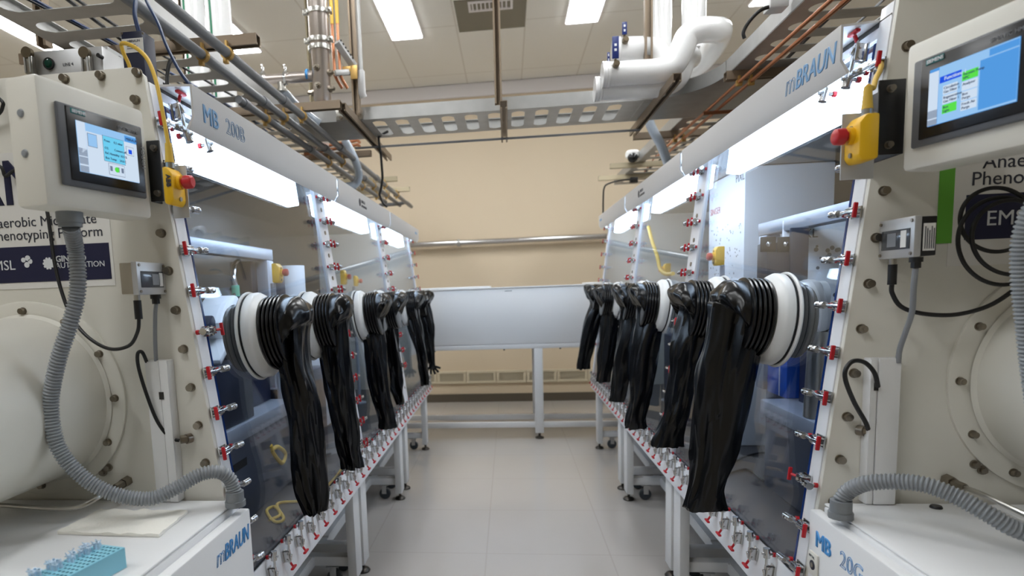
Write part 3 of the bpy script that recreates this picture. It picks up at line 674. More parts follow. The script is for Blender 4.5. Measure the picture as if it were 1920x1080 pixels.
# polished vertical pipe with side branch
q = at(600, 100, y=3.42); zx = lambda v: at(600, v, y=3.42).z
t = thing('steel_pipe', 'shiny stainless vertical pipe with clamp bands and a side branch', 'pipe', (q.x, 3.42, zx(190)))
x, y = q.x, 3.42
B().lathe([(.012, zx(197)), (.036, zx(194)), (.048, zx(186)), (.049, zx(92)), (.054, zx(88)), (.054, CZ-.003), (.01, CZ-.003)], (x, y, 0), Z, 32).obj('pipe', 'inox', t)
for v in (24, 78, 92):
    b = B().lathe([(.054, -.010), (.062, -.012), (.063, 0), (.062, .012), (.054, .010)], (x, y, zx(v)), Z, 32)
    if v < 90: b.obox((x-.062, y-.02, zx(v)), (.03, .02, .03), None, .004).obox((x+.066, y-.02, zx(v)), (.035, .02, .025), None, .004).cyl((x+.07, y-.05, zx(v)), (x+.07, y+.02, zx(v)), .007, n=8)
    b.obj('clamp_band', 'steel', t)
for dx, dy, v in ((-.008, -.049, 133), (-.006, -.049, 166), (.055, -.012, 140), (.055, -.012, 170), (-.057, -.012, 174)):
    d = V((dx, dy, 0)).normalized(); p = V((x, y, zx(v)))+d*.045
    B().cyl(p, p+d*.012, .018, n=14).cyl(p+d*.012, p+d*.03, .013, n=6).cyl(p+d*.03, p+d*.036, .007, n=10).obj('port_plug', 'bolt', t)
a = V((x-.04, y, zx(142))); e = at(478, 151, y=3.46)
br = B().cyl(a, at(545, 146, y=3.44), .030, n=20).cyl(at(545, 146, y=3.44), e, .026, n=20).obj('branch', 'inox', t)
p = at(577, 141, y=3.42); B().cyl(p-X*.006, p+X*.006, .0315, n=20).obj('blue_tape', 'txtb', br)
for u in (494, 536): p = at(u, 147, y=3.45); B().lathe([(.026, -.008), (.036, -.008), (.036, .008), (.026, .008)], p, X, 18).obox(p+Z*.045, (.014, .014, .03), None, .003).obox(p+Z*.065+V((-.006, 0, 0)), (.008, .01, .022), None, .002).obj('tri_clamp', 'chrome', br)
p = at(527, 152, y=3.45); p2 = at(529, 168, y=3.45); B().cyl(p, p2, .022, n=16).cyl(p2, p2-Z*.012, .030, n=16).obj('tee', 'steel', br)
single(B().tube([p2-Z*.01, at(538, 178, y=3.48), at(556, 198, y=3.54), at(585, 222, y=3.6), at(600, 232, y=3.62)], .024, n=16), 'hose', 'hose', 'milky plastic hose hanging from the side branch of the shiny pipe', 'hose', 'milky hoses')
single(B().tube([at(646, 262, y=4.3), at(656, 280, y=4.32), at(668, 306, y=4.34), at(673, 330, y=4.34), at(666, 346, y=4.34), at(650, 350, y=4.3), at(636, 356, y=4.25)], .028, n=16), 'hose', 'hose', 'milky plastic hose curling onto the left glovebox roof', 'hose', 'milky hoses')
single(B().tube([at(1212, 212, y=4.3), at(1222, 240, y=4.3), at(1238, 270, y=4.3), at(1250, 300, y=4.28), at(1258, 325, y=4.26), at(1262, 345, y=4.25), at(1264, 360, y=4.25)], .030, n=16), 'hose', 'hose', 'milky plastic hose going down to the right glovebox roof', 'hose', 'milky hoses')
for dz, lab in ((0, 'upper copper pipe running sideways below the crossing tray'), (-.03, 'lower copper pipe running sideways below the crossing tray')):
    a, c = at(570, 281, y=4.36), at(660, 265, y=4.36); single(B().tube([a+Z*dz, a.lerp(c, .5)+Z*dz, c+Z*dz, c+V((.03, .02, dz+.01)), c+V((.035, .08, dz+.01))], .011, n=10), 'copper_pipe', 'copper', lab, 'pipe', 'sideways copper pipes')
a, c = at(1318, 241, y=3.7), at(1362, 228, y=3.7); a.z = c.z = 2.2655
single(B().tube([a, a.lerp(c, .5), c+X*.3], .010, n=10), 'copper_pipe', 'copper', 'short copper pipe crossing the copper pair under the right tray', 'pipe')
for u, v1, lab in ((625, 165, 'thin copper pipe beside the shiny pipe, the left of two'), (635, 165, 'thin copper pipe beside the shiny pipe, the right of two')):
    q = at(u, 90, y=3.5); z0 = at(u, v1, y=3.5).z
    t = thing('copper_pipe', lab, 'pipe', (q.x, 3.5, z0), 'thin upright copper pipes')
    B().tube([(q.x, 3.5, CZ-.003), (q.x, 3.5, 3.0), (q.x, 3.5, z0+.12), (q.x+.005, 3.5, z0+.06), (q.x+.035, 3.52, z0)], .0085, n=10).obj('pipe', 'copper', t)
    B().tube([(q.x, 3.5, CZ-.003), (q.x, 3.5, zx(35))], .0105, n=10, raw=True).obj('yellow_sleeve', 'ycable', t)
q = at(676, 70, y=3.58); z0 = at(676, 185, y=3.58).z
t = thing('conduit', 'thin galvanised conduit with an end fitting beside the dark left strut', 'conduit', (q.x, 3.58, z0))
B().cyl((q.x, 3.55, z0+.12), (q.x, 3.55, CZ-.003), .012, n=14).obj('pipe', 'galv', t); B().tube([(q.x, 3.55, z0+.14), (q.x, 3.55, z0+.02), (q.x+.006, 3.56, z0)], .021, n=14, raw=True).cyl((q.x, 3.55, z0+.125), (q.x, 3.55, z0+.145), .016, n=14).obj('fitting', 'alu', t)
a, c = at(632, 78, y=3.45), at(664, 125, y=3.55)
t = thing('strut_bracket', 'short perforated strut arm sloping from the dark left strut', 'bracket', c)
B().bar(a, c, .036, .036, up=(0, -1, 1), bev=.002).obj('arm', 'alu', t)
b = B(); d = (c-a)
for k in range(6): b.obox(a+d*(.15+k*.14)+V((.008, -.012, .021)), (.014, .008, .010), None, .002)
b.obj('holes', 'dark', t)
a, c = at(628, 137, y=3.47), at(664, 135, y=3.55)
t = thing('pipe_clamp', 'brass pipe clamp plate holding the two thin copper pipes', 'clamp', a)
B().bar(a, c, .022, .03, bev=.002).obj('bar', 'galv', t); B().obox(c+V((.006, -.03, -.012)), (.04, .006, .075), None, .002).obox(c+V((-.035, -.03, .008)), (.05, .006, .03), None, .002).obj('plate', 'brass', t)
# cables under the crossing tray
for k in range(2):
    single(B().tube([(-1.0, 4.11+.03*k, 2.298), (-.2, 4.11+.03*k, 2.298), (.86, 4.11+.03*k, 2.298)], .004, n=6), 'cable', 'txtg', ['upper thin grey cable strung below the crossing tray', 'lower thin grey cable strung below the crossing tray'][k], 'cable', 'thin cables below the crossing tray')
single(B().tube([at(u, v, y=4.05) for u, v in ((728, 246), (712, 255), (710, 262), (714, 290), (716, 315), (717, 335), (714, 355), (712, 366), (718, 380), (726, 388))], .008, n=8), 'cable', 'blackc', 'black cable dropping from a slot of the crossing tray', 'cable')
b = B().tube([at(u, v, y=5.6) for u, v in ((1190, 336), (1165, 338), (1142, 344), (1133, 352), (1131, 375), (1131, 415))], .007, n=8)
single(b, 'cable', 'blackc', 'black cable looping down the tan wall below the dome camera', 'cable')
single(B().tube([at(u, v, y=5.3) for u, v in ((1156, 396), (1160, 384), (1170, 378), (1182, 376))], .006, n=8), 'cable', 'gcable', 'grey cable arching over the far end of the right hood', 'cable')
t = thing('security_camera', 'white dome security camera with a black eye by the right strut bars', 'security camera', at(1184, 300, y=5.42))
p = at(1186, 292, y=5.42); B().lathe([(.001, .055), (.045, .052), (.058, .035), (.058, 0), (.050, -.010), (.001, -.010)], p-V((0, 0, .01)), Z, 28).obj('housing', 'white', t); B().sph(p-V((.006, .035, .022)), .042, 20).obj('lens_dome', 'bblack', t)
t = thing('sensor_box', 'small black box hanging below the lowest right strut bar', 'sensor', at(1188, 338, y=6.0)); B().obox(at(1188, 338, y=6.0), (.07, .06, .05), None, .004).obj('body', 'black', t)
t = thing('sensor_box', 'small black box behind the lowest left strut bar', 'sensor', at(743, 361, y=6.1)); B().obox(at(743, 361, y=6.1), (.05, .06, .08), None, .004).obj('body', 'black', t)
single(B().tube([at(u, v, y=2.6) for u, v in ((1396, 72), (1394, 60), (1405, 40), (1425, 20), (1446, 12), (1462, 10))], .007, n=8), 'cable', 'blackc', 'black cable arching over the rail of the right tray', 'cable')
single(B().obox(at(1455, 10, y=2.62), (.07, .07, .04), None, .006), 'junction_box', 'white', 'small white junction box on the rail of the right tray', 'junction box')
# cables lying in the left tray
for i, (x, c, r) in enumerate(((-1.45, 'blackc', .007), (-1.38, 'blackc', .006), (-1.53, 'bluec', .006), (-1.60, 'blackc', .005))):
    single(B().tube([(x+.06*math.sin(yy*1.7+i), yy, TZ+r+.006) for yy in [1+.45*k for k in range(13)]], r, n=6, k=4), 'cable', c, ['black cable in the left tray, nearest the aisle side but one', 'black cable lying nearest the aisle side in the left tray', 'dark blue cable lying in the left tray', 'black cable lying along the outer side of the left tray'][i], 'cable', 'cables lying in the left tray')
for i, (x, c, r) in enumerate(((1.35, 'blackc', .009), (1.45, 'gcable', .006), (1.25, 'copper', .006))):
    single(B().tube([(x+.05*math.sin(yy*1.9+i), yy, TZ+r+.006) for yy in [1.4+.45*k for k in range(12)]], r, n=6, k=4), 'cable', c, ['black cable lying in the right tray', 'grey cable lying in the right tray', 'orange cable lying in the right tray'][i], 'cable', 'cables lying in the right tray')

# ------------------------------------------------------------------ things on the two end panels
def hexnut(b, p, d, r, h): p = V(p); b.cyl(p, p+V(d)*h, r, n=6); return b
def hmi(side):
    sg = -1 if side == 'left' else 1
    c, a = ((-.837, 1.226, 1.639), math.radians(78.8)) if sg < 0 else ((.799, 1.185, 1.643), math.radians(-75.5))
    c = V(c); U = V((math.cos(a), math.sin(a), 0))            # along the face, photo left to right
    N = U.cross(Z)                                            # out of the face, into the aisle
    rot = Matrix((U, Z, N)).transposed()
    t = thing('control_panel', 'cream touchscreen control box on an arm at the %s end panel' % side, 'control panel', c-Z*.12-N*.05)
    def P(u, v, n=0): return c+U*u+Z*v+N*n
    lo, hi = (-.140, .128) if sg < 0 else (-.133, .160)
    zt = .122 if sg < 0 else .118
    B().obox(P((lo+hi)/2, 0, -.041), (hi-lo, 2*zt, .08), rot, .010).obj('case', 'panel', t)
    bz = B().obox(P(0, 0, .004), (.214, .158, .008), rot, .004).obj('bezel', 'bgrey', t)
    B().obox(P(.006, .004, .0085), (.19, .142, .0035), rot, .002).obj('glass_border', 'bblack', bz)
    sc = B().obox(P(.0065, .0015, .0108), (.152, .099, .0012), rot).obj('screen', 'scr' if sg < 0 else 'scrd', t)
    def r_(u0, v0, u1, v1, m, n=.0120, nm='screen_field'):
        o = B().obox(P((u0+u1)/2+.0065, (v0+v1)/2+.0015, n), (abs(u1-u0), abs(v1-v0), .0006), rot).obj(nm, m, sc); return o
    def tx(s, size, u, v, m, n=.0126, bold=0): return text(s, size, P(u+.0065, v+.0015, n), U, Z, m, sc, bold=bold, lift=.0003)
    if sg < 0:
        r_(-.076, -.049, -.056, .049, 'scrp'); r_(-.076, -.018, -.056, -.003, 'scrgr'); r_(-.076, -.034, -.056, -.020, 'scrgr'); r_(-.076, -.049, -.056, -.037, 'scrgr')
        r_(-.055, -.049, .076, .033, 'scrp'); r_(.044, .034, .076, .046, 'scrd'); tx('MBRAUN', .008, .046, .037, 'scrt')
        r_(-.053, .004, -.030, .030, 'scrgr', .0124); r_(-.052, .005, -.031, .029, 'scr', .0127)
        r_(-.016, -.018, .040, .034, 'scrgr', .0124); r_(-.0152, -.0172, .0392, .0332, 'scrc', .0127)
        for i, (s, v) in enumerate((('Press:     0.2 mbar', .025), ('O2:        Connect.off', .010), ('Rel. Humidity: 10.5 %', .0), ('Box Temp:    24.0 C', -.010))): tx(s, .0066, -.013, v-.003, 'scrt', .0132)
        r_(.045, .006, .066, .024, 'scrgr', .0124); r_(.0458, .0068, .0652, .0232, 'scrp', .0127); r_(.051, .009, .060, .018, 'scrb', .0132)
        r_(-.006, -.044, .036, -.020, 'scrgr', .0124); r_(-.0052, -.0432, .0352, -.0208, 'scrp', .0127)
        B().cyl(P(.0165+.0045, -.030, .0129), P(.0165+.0045, -.030, .0136), .0055, n=16).obj('lamp_icon', 'scrg', sc)
        for u in (0, .018, .0295): r_(u-.003, -.036, u+.003, -.026, 'scrgr', .0131)
    else:
        r_(-.076, -.049, -.058, .044, 'scrp'); r_(-.076, -.037, -.058, -.023, 'scrgr'); r_(-.076, -.049, -.058, -.039, 'scrgr')
        r_(-.057, -.049, .076, .049, 'scr', .0118); r_(.03, .036, .076, .047, 'scrd')
        r_(-.055, .020, -.016, .031, 'scrb', .0124); tx('Functions 1', .0085, -.046, .023, 'scrp', .013)
        for i, (s1, s2, m) in enumerate((('Circulation', 'Gas Filter 1', 'scrp'), ('Regeneration', 'Gas Filter 1', 'scrp'), ('Box', 'Light', 'scrg'))):
            v = .006-.0165*i; r_(-.048, v-.0075, -.022, v+.0075, m, .0124); tx(s1, .0062, -.046, v+.001, 'scrt', .013); tx(s2, .0062, -.046, v-.0055, 'scrt', .013)
        for i, (s1, s2, m) in enumerate((('Vacuum Pump', 'VPC', 'scrg'), ('Analyzer', '', 'scrp'), ('Box', 'Purge', 'scrp'), ('Fresh Air', 'Purge', 'scrp'))):
            v = .018-.0165*i; r_(-.014, v-.0075, .013, v+.0075, m, .0124); tx(s1, .0062, -.012, v+.001, 'scrt', .013); tx(s2, .0062, -.012, v-.0055, 'scrt', .013)
        r_(.016, -.046, .076, .034, 'scrd', .0123)
    ch = B().obox(P(-.062, .0675, .0105), (.034, .010, .0008), rot).obj('logo_chip', 'teal', bz)
    text('SIEMENS', .0085, P(-.0765, .0645, .0112), U, Z, 'txtw', ch, bold=.0003)
    text('SIMATIC HMI', .0095, P(.035, .0585, .0104), U, Z, 'txtg', bz); text('TOUCH', .014, P(.096, .036, .0104), -Z, U, 'txtg', bz)
    if sg < 0:
        for v in (.052, -.022): B().lathe([(.0005, .004), (.006, .0035), (.008, .001), (.008, -.001)], P(lo, v, -.043), -U, 18).obj('cap', 'flex', t)
    # hinge bracket to the end panel
    S = L if sg < 0 else R
    if sg < 0: yb_, ua, ub, va, vb = 1.358, 273, 307, 264, 377
    else: yb_, ua, ub, va, vb = 1.33, 1649, 1694, 150, 288
    q0, q1 = at(ua, va, y=yb_), at(ub, vb, y=yb_); x0, x1 = sorted((q0.x, q1.x)); z0, z1 = sorted((q0.z, q1.z)); xo = x0+.003 if sg < 0 else x1-.003
    B().box((x0, yb_, z0), (x1, yb_+.005, z1), .0015).box((xo-.0025, yb_+.0055, z0), (xo+.0025, S.yp-.001, z1), .001).obj('bracket', 'black', t)
    for z in (z0+.018, z1-.018): put_bolt(t, ((x0+x1)/2+.004*sg*-1, yb_, z), (0, -1, 0), 'bracket_bolt', .7)
    # gland below
    g = P(-.055 if sg < 0 else .118, -zt, -.045)
    B().cyl(g-Z*.022, g, .025, n=12).cyl(g-Z*.030, g-Z*.022, .022, n=20).obj('gland', 'flexd', t)
    return t, g
HMIL, gl = hmi('left'); HMIR, gr = hmi('right')
def corrugated(pts, r, lab, name='flexible_conduit', m='flex', pitch=.0072):
    P = catmull(pts, 40); ln = sum((P[i+1]-P[i]).length for i in range(len(P)-1))
    # resample
    n = int(ln/pitch*6); step = ln/n; out = [P[0]]; acc = 0; i = 0; cur = P[0]
    while i < len(P)-1 and len(out) < n:
        seg = (P[i+1]-cur).length
        if acc+seg >= step: cur = cur+(P[i+1]-cur).normalized()*(step-acc); out.append(cur); acc = 0
        else: acc += seg; i += 1; cur = P[i]
    prof = (1.02, 1.02, .95, .82, .82, .95)
    b = B().tube(out, r, n=18, raw=True, rf=lambda i, N: r*prof[i % 6])
    return single(b, name, m, lab, 'conduit', smooth=50)
# left conduit from control box to cabinet
corrugated([gl-Z*.030, at(142, 470, y=1.215), at(146, 540, y=1.21), at(132, 605, y=1.20), at(108, 680, y=1.19), at(95, 760, y=1.19), at(108, 835, y=1.19), at(150, 890, y=1.20), at(210, 925, y=1.22), at(280, 935, y=1.25), at(330, 915, y=1.28), at(375, 890, y=1.31), at(410, 885, y=1.33), at(430, 897, y=1.345), at(438, 915, y=1.35), at(440, 924, y=1.35)], .0165, 'grey corrugated conduit hanging from the left control box to the cabinet top')
e = at(440, 924, y=1.35)
single(B().cyl((e.x, e.y, .8325), (e.x, e.y, .846), .024, n=12).cyl((e.x, e.y, .846), (e.x, e.y, e.z+.004), .021, n=20), 'cable_gland', 'flexd', 'grey plastic gland where the left corrugated conduit enters the cabinet', 'gland')
corrugated([gr-Z*.030, at(1921, 440, y=1.13), at(1930, 640, y=1.14), at(1960, 850, y=1.15), at(1990, 980, y=1.16), at(1950, 1002, y=1.17), at(1900, 990, y=1.18), at(1850, 962, y=1.20), at(1795, 932, y=1.23), at(1735, 909, y=1.26), at(1680, 903, y=1.29), at(1625, 906, y=1.32), at(1592, 920, y=1.345), at(1580, 935, y=1.35), at(1577, 941, y=1.35)], .0165, 'grey corrugated conduit arching over the right cabinet')
e = at(1577, 941, y=1.35)
single(B().cyl((e.x, e.y, .8125), (e.x, e.y, .826), .024, n=12).cyl((e.x, e.y, .826), (e.x, e.y, e.z+.004), .021, n=20), 'cable_gland', 'flexd', 'grey plastic gland where the right corrugated conduit enters the cabinet', 'gland')

def estop(name, body, btn, y, sg, lab, plate=True, S=None, text_=True):
    """emergency stop: body px box (u0,v0,u1,v1) at depth y, button px centre and radius"""
    a, c = at(body[0], body[1], y=y), at(body[2], body[3], y=y)
    x0, x1 = sorted((a.x, c.x)); z0, z1 = sorted((a.z, c.z)); d = x1-x0
    t = thing(name, lab, 'emergency stop', ((x0+x1)/2, y, z0))
    bd = B().prism([(x0, z0+.004), (x0, z1), (x1-.012 if sg < 0 else x1, z1), (x1, z1-.016) if sg < 0 else (x1, z0+.004), (x1, z0+.012) if sg < 0 else (x1-.008, z0), (x1-.008, z0) if sg < 0 else (x0+.004, z0)] if sg < 0 else [(x1, z0+.004), (x1, z1), (x0+.012, z1), (x0, z1-.016), (x0, z0+.012), (x0+.008, z0)], 'y', y, y+.055, .005).obj('body', 'yellow', t)
    xs = x1 if sg < 0 else x0; o = V((-sg, 0, 0)); bz = at(btn[0], btn[1], y=y+.028).z
    p = V((xs, y+.028, bz)); r = btn[2]*y/FPX
    B().cyl(p, p+o*.008, r*1.05, n=24).obj('collar', 'yellow', t)
    B().lathe([(r*.6, .008), (r*.62, .012), (r, .014), (r*1.02, .022), (r*.95, .030), (r*.7, .033), (.0005, .0335)], p, o, 28).obj('button', 'redb', t)
    for z in (z0+.016, z1-.022): B().cyl(V((xs-.001*-sg, y+.028, z)), V((xs, y+.028, z))+o*.0025, .005, n=12).obj('screw', 'bolt', bd)
    if text_:
        text('ABB', .015, (x0+.010, y-.0008, z1-.018), -Z, X, 'txtk', bd, bold=.0004)
    return t, (x0, x1, z0, z1)
ES, bx = estop('emergency_stop', (302, 312, 327, 384), (343, 342, 13), 1.30, -1, 'yellow emergency stop box with a red button outside the left glovebox')
x0, x1, z0, z1 = bx
B().box((x0-.012, 1.3555, z0-.022), (x1+.004, 1.3578, z1+.012), .001).obj('mount_plate', 'alu', ES)
cn = V(((x0+x1)/2-.006, 1.327, z1)); B().cyl(cn, cn+Z*.012, .010, n=14).obj('connector', 'steel', ES)
t = thing('cable', 'yellow cable rising from the left emergency stop and over the panel top', 'cable', cn+Z*.012)
B().tube([cn+Z*.0125, cn+Z*.03, cn+Z*.055], .010, n=12, k=3, rf=lambda i, n: .0105-.004*i/n).obj('plug', 'ycable', t)
B().tube([cn+Z*.055, at(303, 200, y=1.33), at(292, 150, y=1.34), at(277, 112, y=1.36), at(258, 92, y=1.385), at(238, 82, y=1.40), at(228, 83, y=1.42), at(232, 100, y=1.43), at(242, 122, y=1.44), at(248, 150, y=1.45)], .0046, n=10).obj('wire', 'ycable', t)
ES, bx = estop('emergency_stop', (1613, 212, 1648, 300), (1603, 255, 14), 1.28, 1, 'yellow emergency stop box with a red button outside the right glovebox', text_=False)
x0, x1, z0, z1 = bx
B().box((x0-.004, 1.3355, z0-.026), (x1+.022, 1.3385, z1+.014), .001).obj('mount_plate', 'alu', ES)
cn = V(((x0+x1)/2+.008, 1.307, z1)); B().cyl(cn, cn+Z*.012, .010, n=14).obj('connector', 'steel', ES)
t = thing('cable', 'yellow cable bending from the right emergency stop into the window frame', 'cable', cn+Z*.012)
B().tube([cn+Z*.0125, cn+Z*.03, cn+Z*.055], .010, n=12, k=3, rf=lambda i, n: .0105-.004*i/n).obj('plug', 'ycable', t)
B().tube([cn+Z*.055, at(1637, 165, y=1.33), at(1642, 148, y=1.36), at(1650, 132, y=1.41), at(1652, 122, y=1.45), at(1648, 116, y=1.50), at(1640, 112, y=1.56)], .0052, n=10).obj('wire', 'ycable', t)

def sensor_case(side):
    S = L if side == 'left' else R; sg = S.sg
    if sg < 0: y0, f0, f1 = 1.285, at(255, 490, y=1.285), at(255, 553, y=1.285); xb = at(224, 520, y=1.285).x
    else: y0, f0, f1 = 1.34, at(1716, 404, y=1.34), at(1716, 482, y=1.34); xb = at(1758, 440, y=1.34).x
    x0, zt, zb = f0.x, f0.z, f1.z; y1 = S.yp-.002; xb = xb
    t = thing('sensor_case', 'small flat measuring case with a smoked window on the %s end panel' % side, 'instrument', ((x0+xb)/2, (y0+y1)/2, zb))
    lo, hi = sorted((x0, xb)); k = .014
    xs = x0+sg*k
    a, c = sorted((x0, xs)); B().box((a, y0, zb), (c, y1, zt), .002).obj('cover', 'alu', t)
    a, c = sorted((xs, xb)); B().box((a, y0+.002, zb+.002), (c, y1, zt-.002), .002).obj('case', 'brown' if sg < 0 else 'black', t)
    h = zt-zb; w_ = y1-y0
    wn = B().box((x0-sg*.0015, y0+.012, zb+h*.22), (x0-sg*.0002, y1-.012, zt-h*.28), .0005).obj('window', 'smoke', t)
    B().box((x0-sg*.0022, y0+.055, zb+h*.30), (x0-sg*.0016, y0+.085, zt-h*.36)).obj('display', 'txtg', wn)
    B().box((x0-sg*.0022, y0+.022 if sg > 0 else y1-.03, zb+h*.26), (x0-sg*.0016, y0+.04 if sg > 0 else y1-.016, zt-h*.32)).obj('sticker', 'card', wn)
    for yy in (y0+.008, y1-.008):
        for z in (zb+h*.1, zt-h*.1): B().cyl((x0, yy, z), (x0-sg*.0025, yy, z), .0035, n=10).obj('screw', 'bolt', t)
    if sg > 0:
        xm = (xs+xb)/2; st = B().box((xm-.011, y0+.0005, zb+.012), (xm+.011, y0+.0018, zt-.016)).obj('label', 'card', t)
        b = B()
        for k_ in range(5): b.box((xm-.0085+k_*.004, y0-.0002, zb+.016), (xm-.0070+k_*.004, y0+.0004, zt-.022-.004*(k_ % 3)))
        b.obj('fine_print', 'txtk', st)
    # plugs below
    if sg < 0: ua, ub, ya, yb = 257, 292, 1.31, 1.37
    else: ua, ub, ya, yb = 1671, 1714, 1.42, 1.35
    pa, pb = at(ua, 560, y=ya), at(ub, 560, y=yb)
    pa.z = zb; pb.z = zb
    lim = lambda p: V((min(max(p.x, lo+.008), hi-.008), p.y, zb)); pa, pb = lim(pa), lim(pb)
    B().cyl(pa-Z*.012, pa, .007, n=12).obj('socket', 'steel', t); B().cyl(pa-Z*.055, pa-Z*.012, .0085, n=14).obj('plug', 'black', t)
    B().cyl(pb-Z*.010, pb, .012, n=12).cyl(pb-Z*.022, pb-Z*.010, .009, n=8).obj('gland', 'black', t)
    return t, pa-Z*.055, pb-Z*.022
SL, a1, b1 = sensor_case('left'); SRR, a2, b2 = sensor_case('right')
def cable(pts, r, m, lab, group=None, k=8): return single(B().tube(pts, r, n=10, k=k), 'cable', m, lab, 'cable', group)
cable([a1, at(258, 622, y=1.31), at(242, 648, y=1.32), at(205, 654, y=1.33), at(165, 632, y=1.34), at(135, 595, y=1.35), at(115, 545, y=1.36), at(102, 490, y=1.37), at(95, 440, y=1.38), at(90, 405, y=1.385), at(86, 385, y=1.39)], .0042, 'blackc', 'thin black cable drooping from the left measuring case behind the grey conduit')
cable([b1, at(291, 590, y=1.372), at(291, 640, y=1.375), at(293, 682, y=1.378)], .0048, 'gcable', 'grey cable going straight down from the left measuring case')
cable([at(278, 690, y=1.378), at(274, 676, y=1.372), at(266, 660, y=1.36), at(258, 664, y=1.355), at(260, 690, y=1.355), at(275, 740, y=1.36), at(295, 790, y=1.365), at(318, 820, y=1.375), at(336, 826, y=1.38)], .0042, 'blackc', 'short black cable from the left cable duct to a brass gland')
p = at(350, 823, y=L.yp-.012)
single(B().cyl(p+V((-.012, -.008, 0)), p+V((.004, .004, 0)), .010, n=6).cyl(p+V((.0, -.002, 0)), p+V((.006, .010, 0)), .012, n=16), 'cable_gland', 'bolt', 'steel gland on the left end panel below the row of bolts', 'gland')
cable([a2, at(1673, 550, y=1.42), at(1690, 575, y=1.41), at(1730, 588, y=1.40), at(1790, 590, y=1.40), at(1850, 575, y=1.40), at(1895, 548, y=1.40), at(1930, 515, y=1.40)], .0046, 'blackc', 'black cable sweeping right from the right measuring case')
cable([b2, at(1713, 540, y=1.36), at(1710, 585, y=1.385), at(1697, 625, y=1.41), at(1687, 655, y=1.425), at(1684, 680, y=1.43)], .0055, 'gcable', 'grey cable curving down from the right measuring case into the duct')
cable([at(1646, 725, y=1.425), at(1640, 700, y=1.41), at(1622, 680, y=1.40), at(1600, 677, y=1.395), at(1586, 692, y=1.39), at(1586, 715, y=1.39), at(1602, 755, y=1.40), at(1622, 790, y=1.42), at(1628, 805, y=1.435)], .0048, 'blackc', 'short black cable looping from the right cable duct to a brass gland')
p = at(1620, 808, y=R.yp-.012)
single(B().cyl(p+V((.014, -.008, 0)), p+V((-.004, .004, 0)), .010, n=6).cyl(p+V((.0, -.002, 0)), p+V((-.008, .010, 0)), .012, n=16), 'cable_gland', 'bolt', 'steel gland on the right end panel left of the duct', 'gland')
# cable coil hanging at the right poster
for i, (cu, cv, ru, rv) in enumerate(((1868, 412, 68, 60), (1880, 452, 84, 82), (1900, 445, 78, 70))):
    pts = [at(cu+ru*math.cos(a+.3*i), cv+rv*math.sin(a+.3*i), y=1.40-.008*i) for a in [k*2*PI/14 for k in range(14)]]
    cable(pts+[pts[0]+V((0, .006, 0))], .0042, 'blackc', ['black cable loop on the right poster, the smallest and highest of the coil', 'black cable loop on the right poster, the largest of the coil', 'black cable loop on the right poster, the one reaching out of frame'][i], 'coiled black cable at the right poster', k=5)
# cable ducts
for S, u0, u1, um, v0, nm in ((L, 270, 312, 296, 677, 'left'), (R, 1635, 1692, 1649, 673, 'right')):
    yf = S.yp-.032; a, c, m_ = at(u0, v0, y=yf), at(u1, v0, y=yf), at(um, v0, y=yf)
    zb = .834 if S.sg < 0 else .814
    x0, x1 = sorted((a.x, c.x)); t = thing('cable_duct', 'white plastic cable duct standing on the %s end panel' % nm, 'cable duct', ((x0+x1)/2, yf, zb))
    xm = min(max(m_.x, x0+.01), x1-.01)
    B().box((x0, yf+.006, zb), (x1, S.yp-.001, a.z), .001).obj('base', 'white', t); B().box((xm+.001, yf, zb), (x1-.001 if S.sg > 0 else x1, yf+.0058, a.z), .001).box((x0, yf+.002, zb), (xm-.001, yf+.0058, a.z-.002), .001).obj('cover', 'white', t)
    q = at(303, 742, y=yf) if S.sg < 0 else at(1645, 725, y=yf)
    B().obox((q.x, yf-.0006 if S.sg < 0 else yf+.0012, q.z), (.012, .001, .018), None).obj('cut_out', 'dark', t)
# posters
t = thing('poster', 'white poster with a navy logo band on the left end panel', 'poster', (-1.15, L.yp-.003, 1.4))
yp = L.yp-.0006; a = at(204, 390, y=L.yp); q = at(205, 533, y=L.yp)
B().box((-1.70, yp-.0008, q.z-.003), (a.x, yp, 1.70)).obj('sheet', 'card', t)
a, c = at(203, 455, y=L.yp), at(207, 523, y=L.yp)
bd = B().box((-1.70, yp-.0018, c.z), (a.x+.002, yp-.001, a.z)).obj('band', 'navyp', t)
Q = lambda u, v: at(u, v, y=yp-.001)
text('Anaerobic Microplate', .0345, Q(182, 418), X, Z, 'txtk', t, align='RIGHT'); text('Phenotyping Platform', .0345, Q(194, 442), X, Z, 'txtk', t, align='RIGHT')
text('AMP', .15, Q(-62, 388), X, Z, 'navyp', t, bold=.002)
yb = yp-.0022; Qb = lambda u, v: at(u, v, y=yb)
text('EMSL', .034, Qb(-22, 508), X, Z, 'txtw', bd); text('GINKGO', .0205, Qb(105, 491), X, Z, 'txtw', bd, bold=.0005); text('AUTOMATION', .0195, Qb(105, 503), X, Z, 'txtw', bd)
b = B(); p = Qb(91, 494)
for k in range(10):
    a_ = 2*PI*k/10; b.obox(p+V((math.cos(a_)*.0125, -.0002, math.sin(a_)*.0125)), (.005, .0006, .005), Matrix.Rotation(-a_, 3, 'Y'))
b.lathe([(.007, 0), (.0125, 0), (.0125, .0006), (.007, .0006)], p, -Y, 24); b.obj('gear_logo', 'txtw', bd)
b = B(); p = Qb(50, 492)
for dx, dz, r in ((-.008, .006, .006), (.004, .010, .007), (.010, .002, .006), (0, -.006, .007)): b.cyl(p+V((dx, .0002, dz)), p+V((dx, -.0005, dz)), r, n=16)
b.obj('molecule_logo', 'txtw', bd)
t = thing('poster', 'white poster with a green stripe and a navy logo band on the right end panel', 'poster', (1.15, R.yp-.003, 1.4))
yp = R.yp-.0006; a, c = at(1784, 320, y=R.yp), at(1780, 456, y=R.yp)
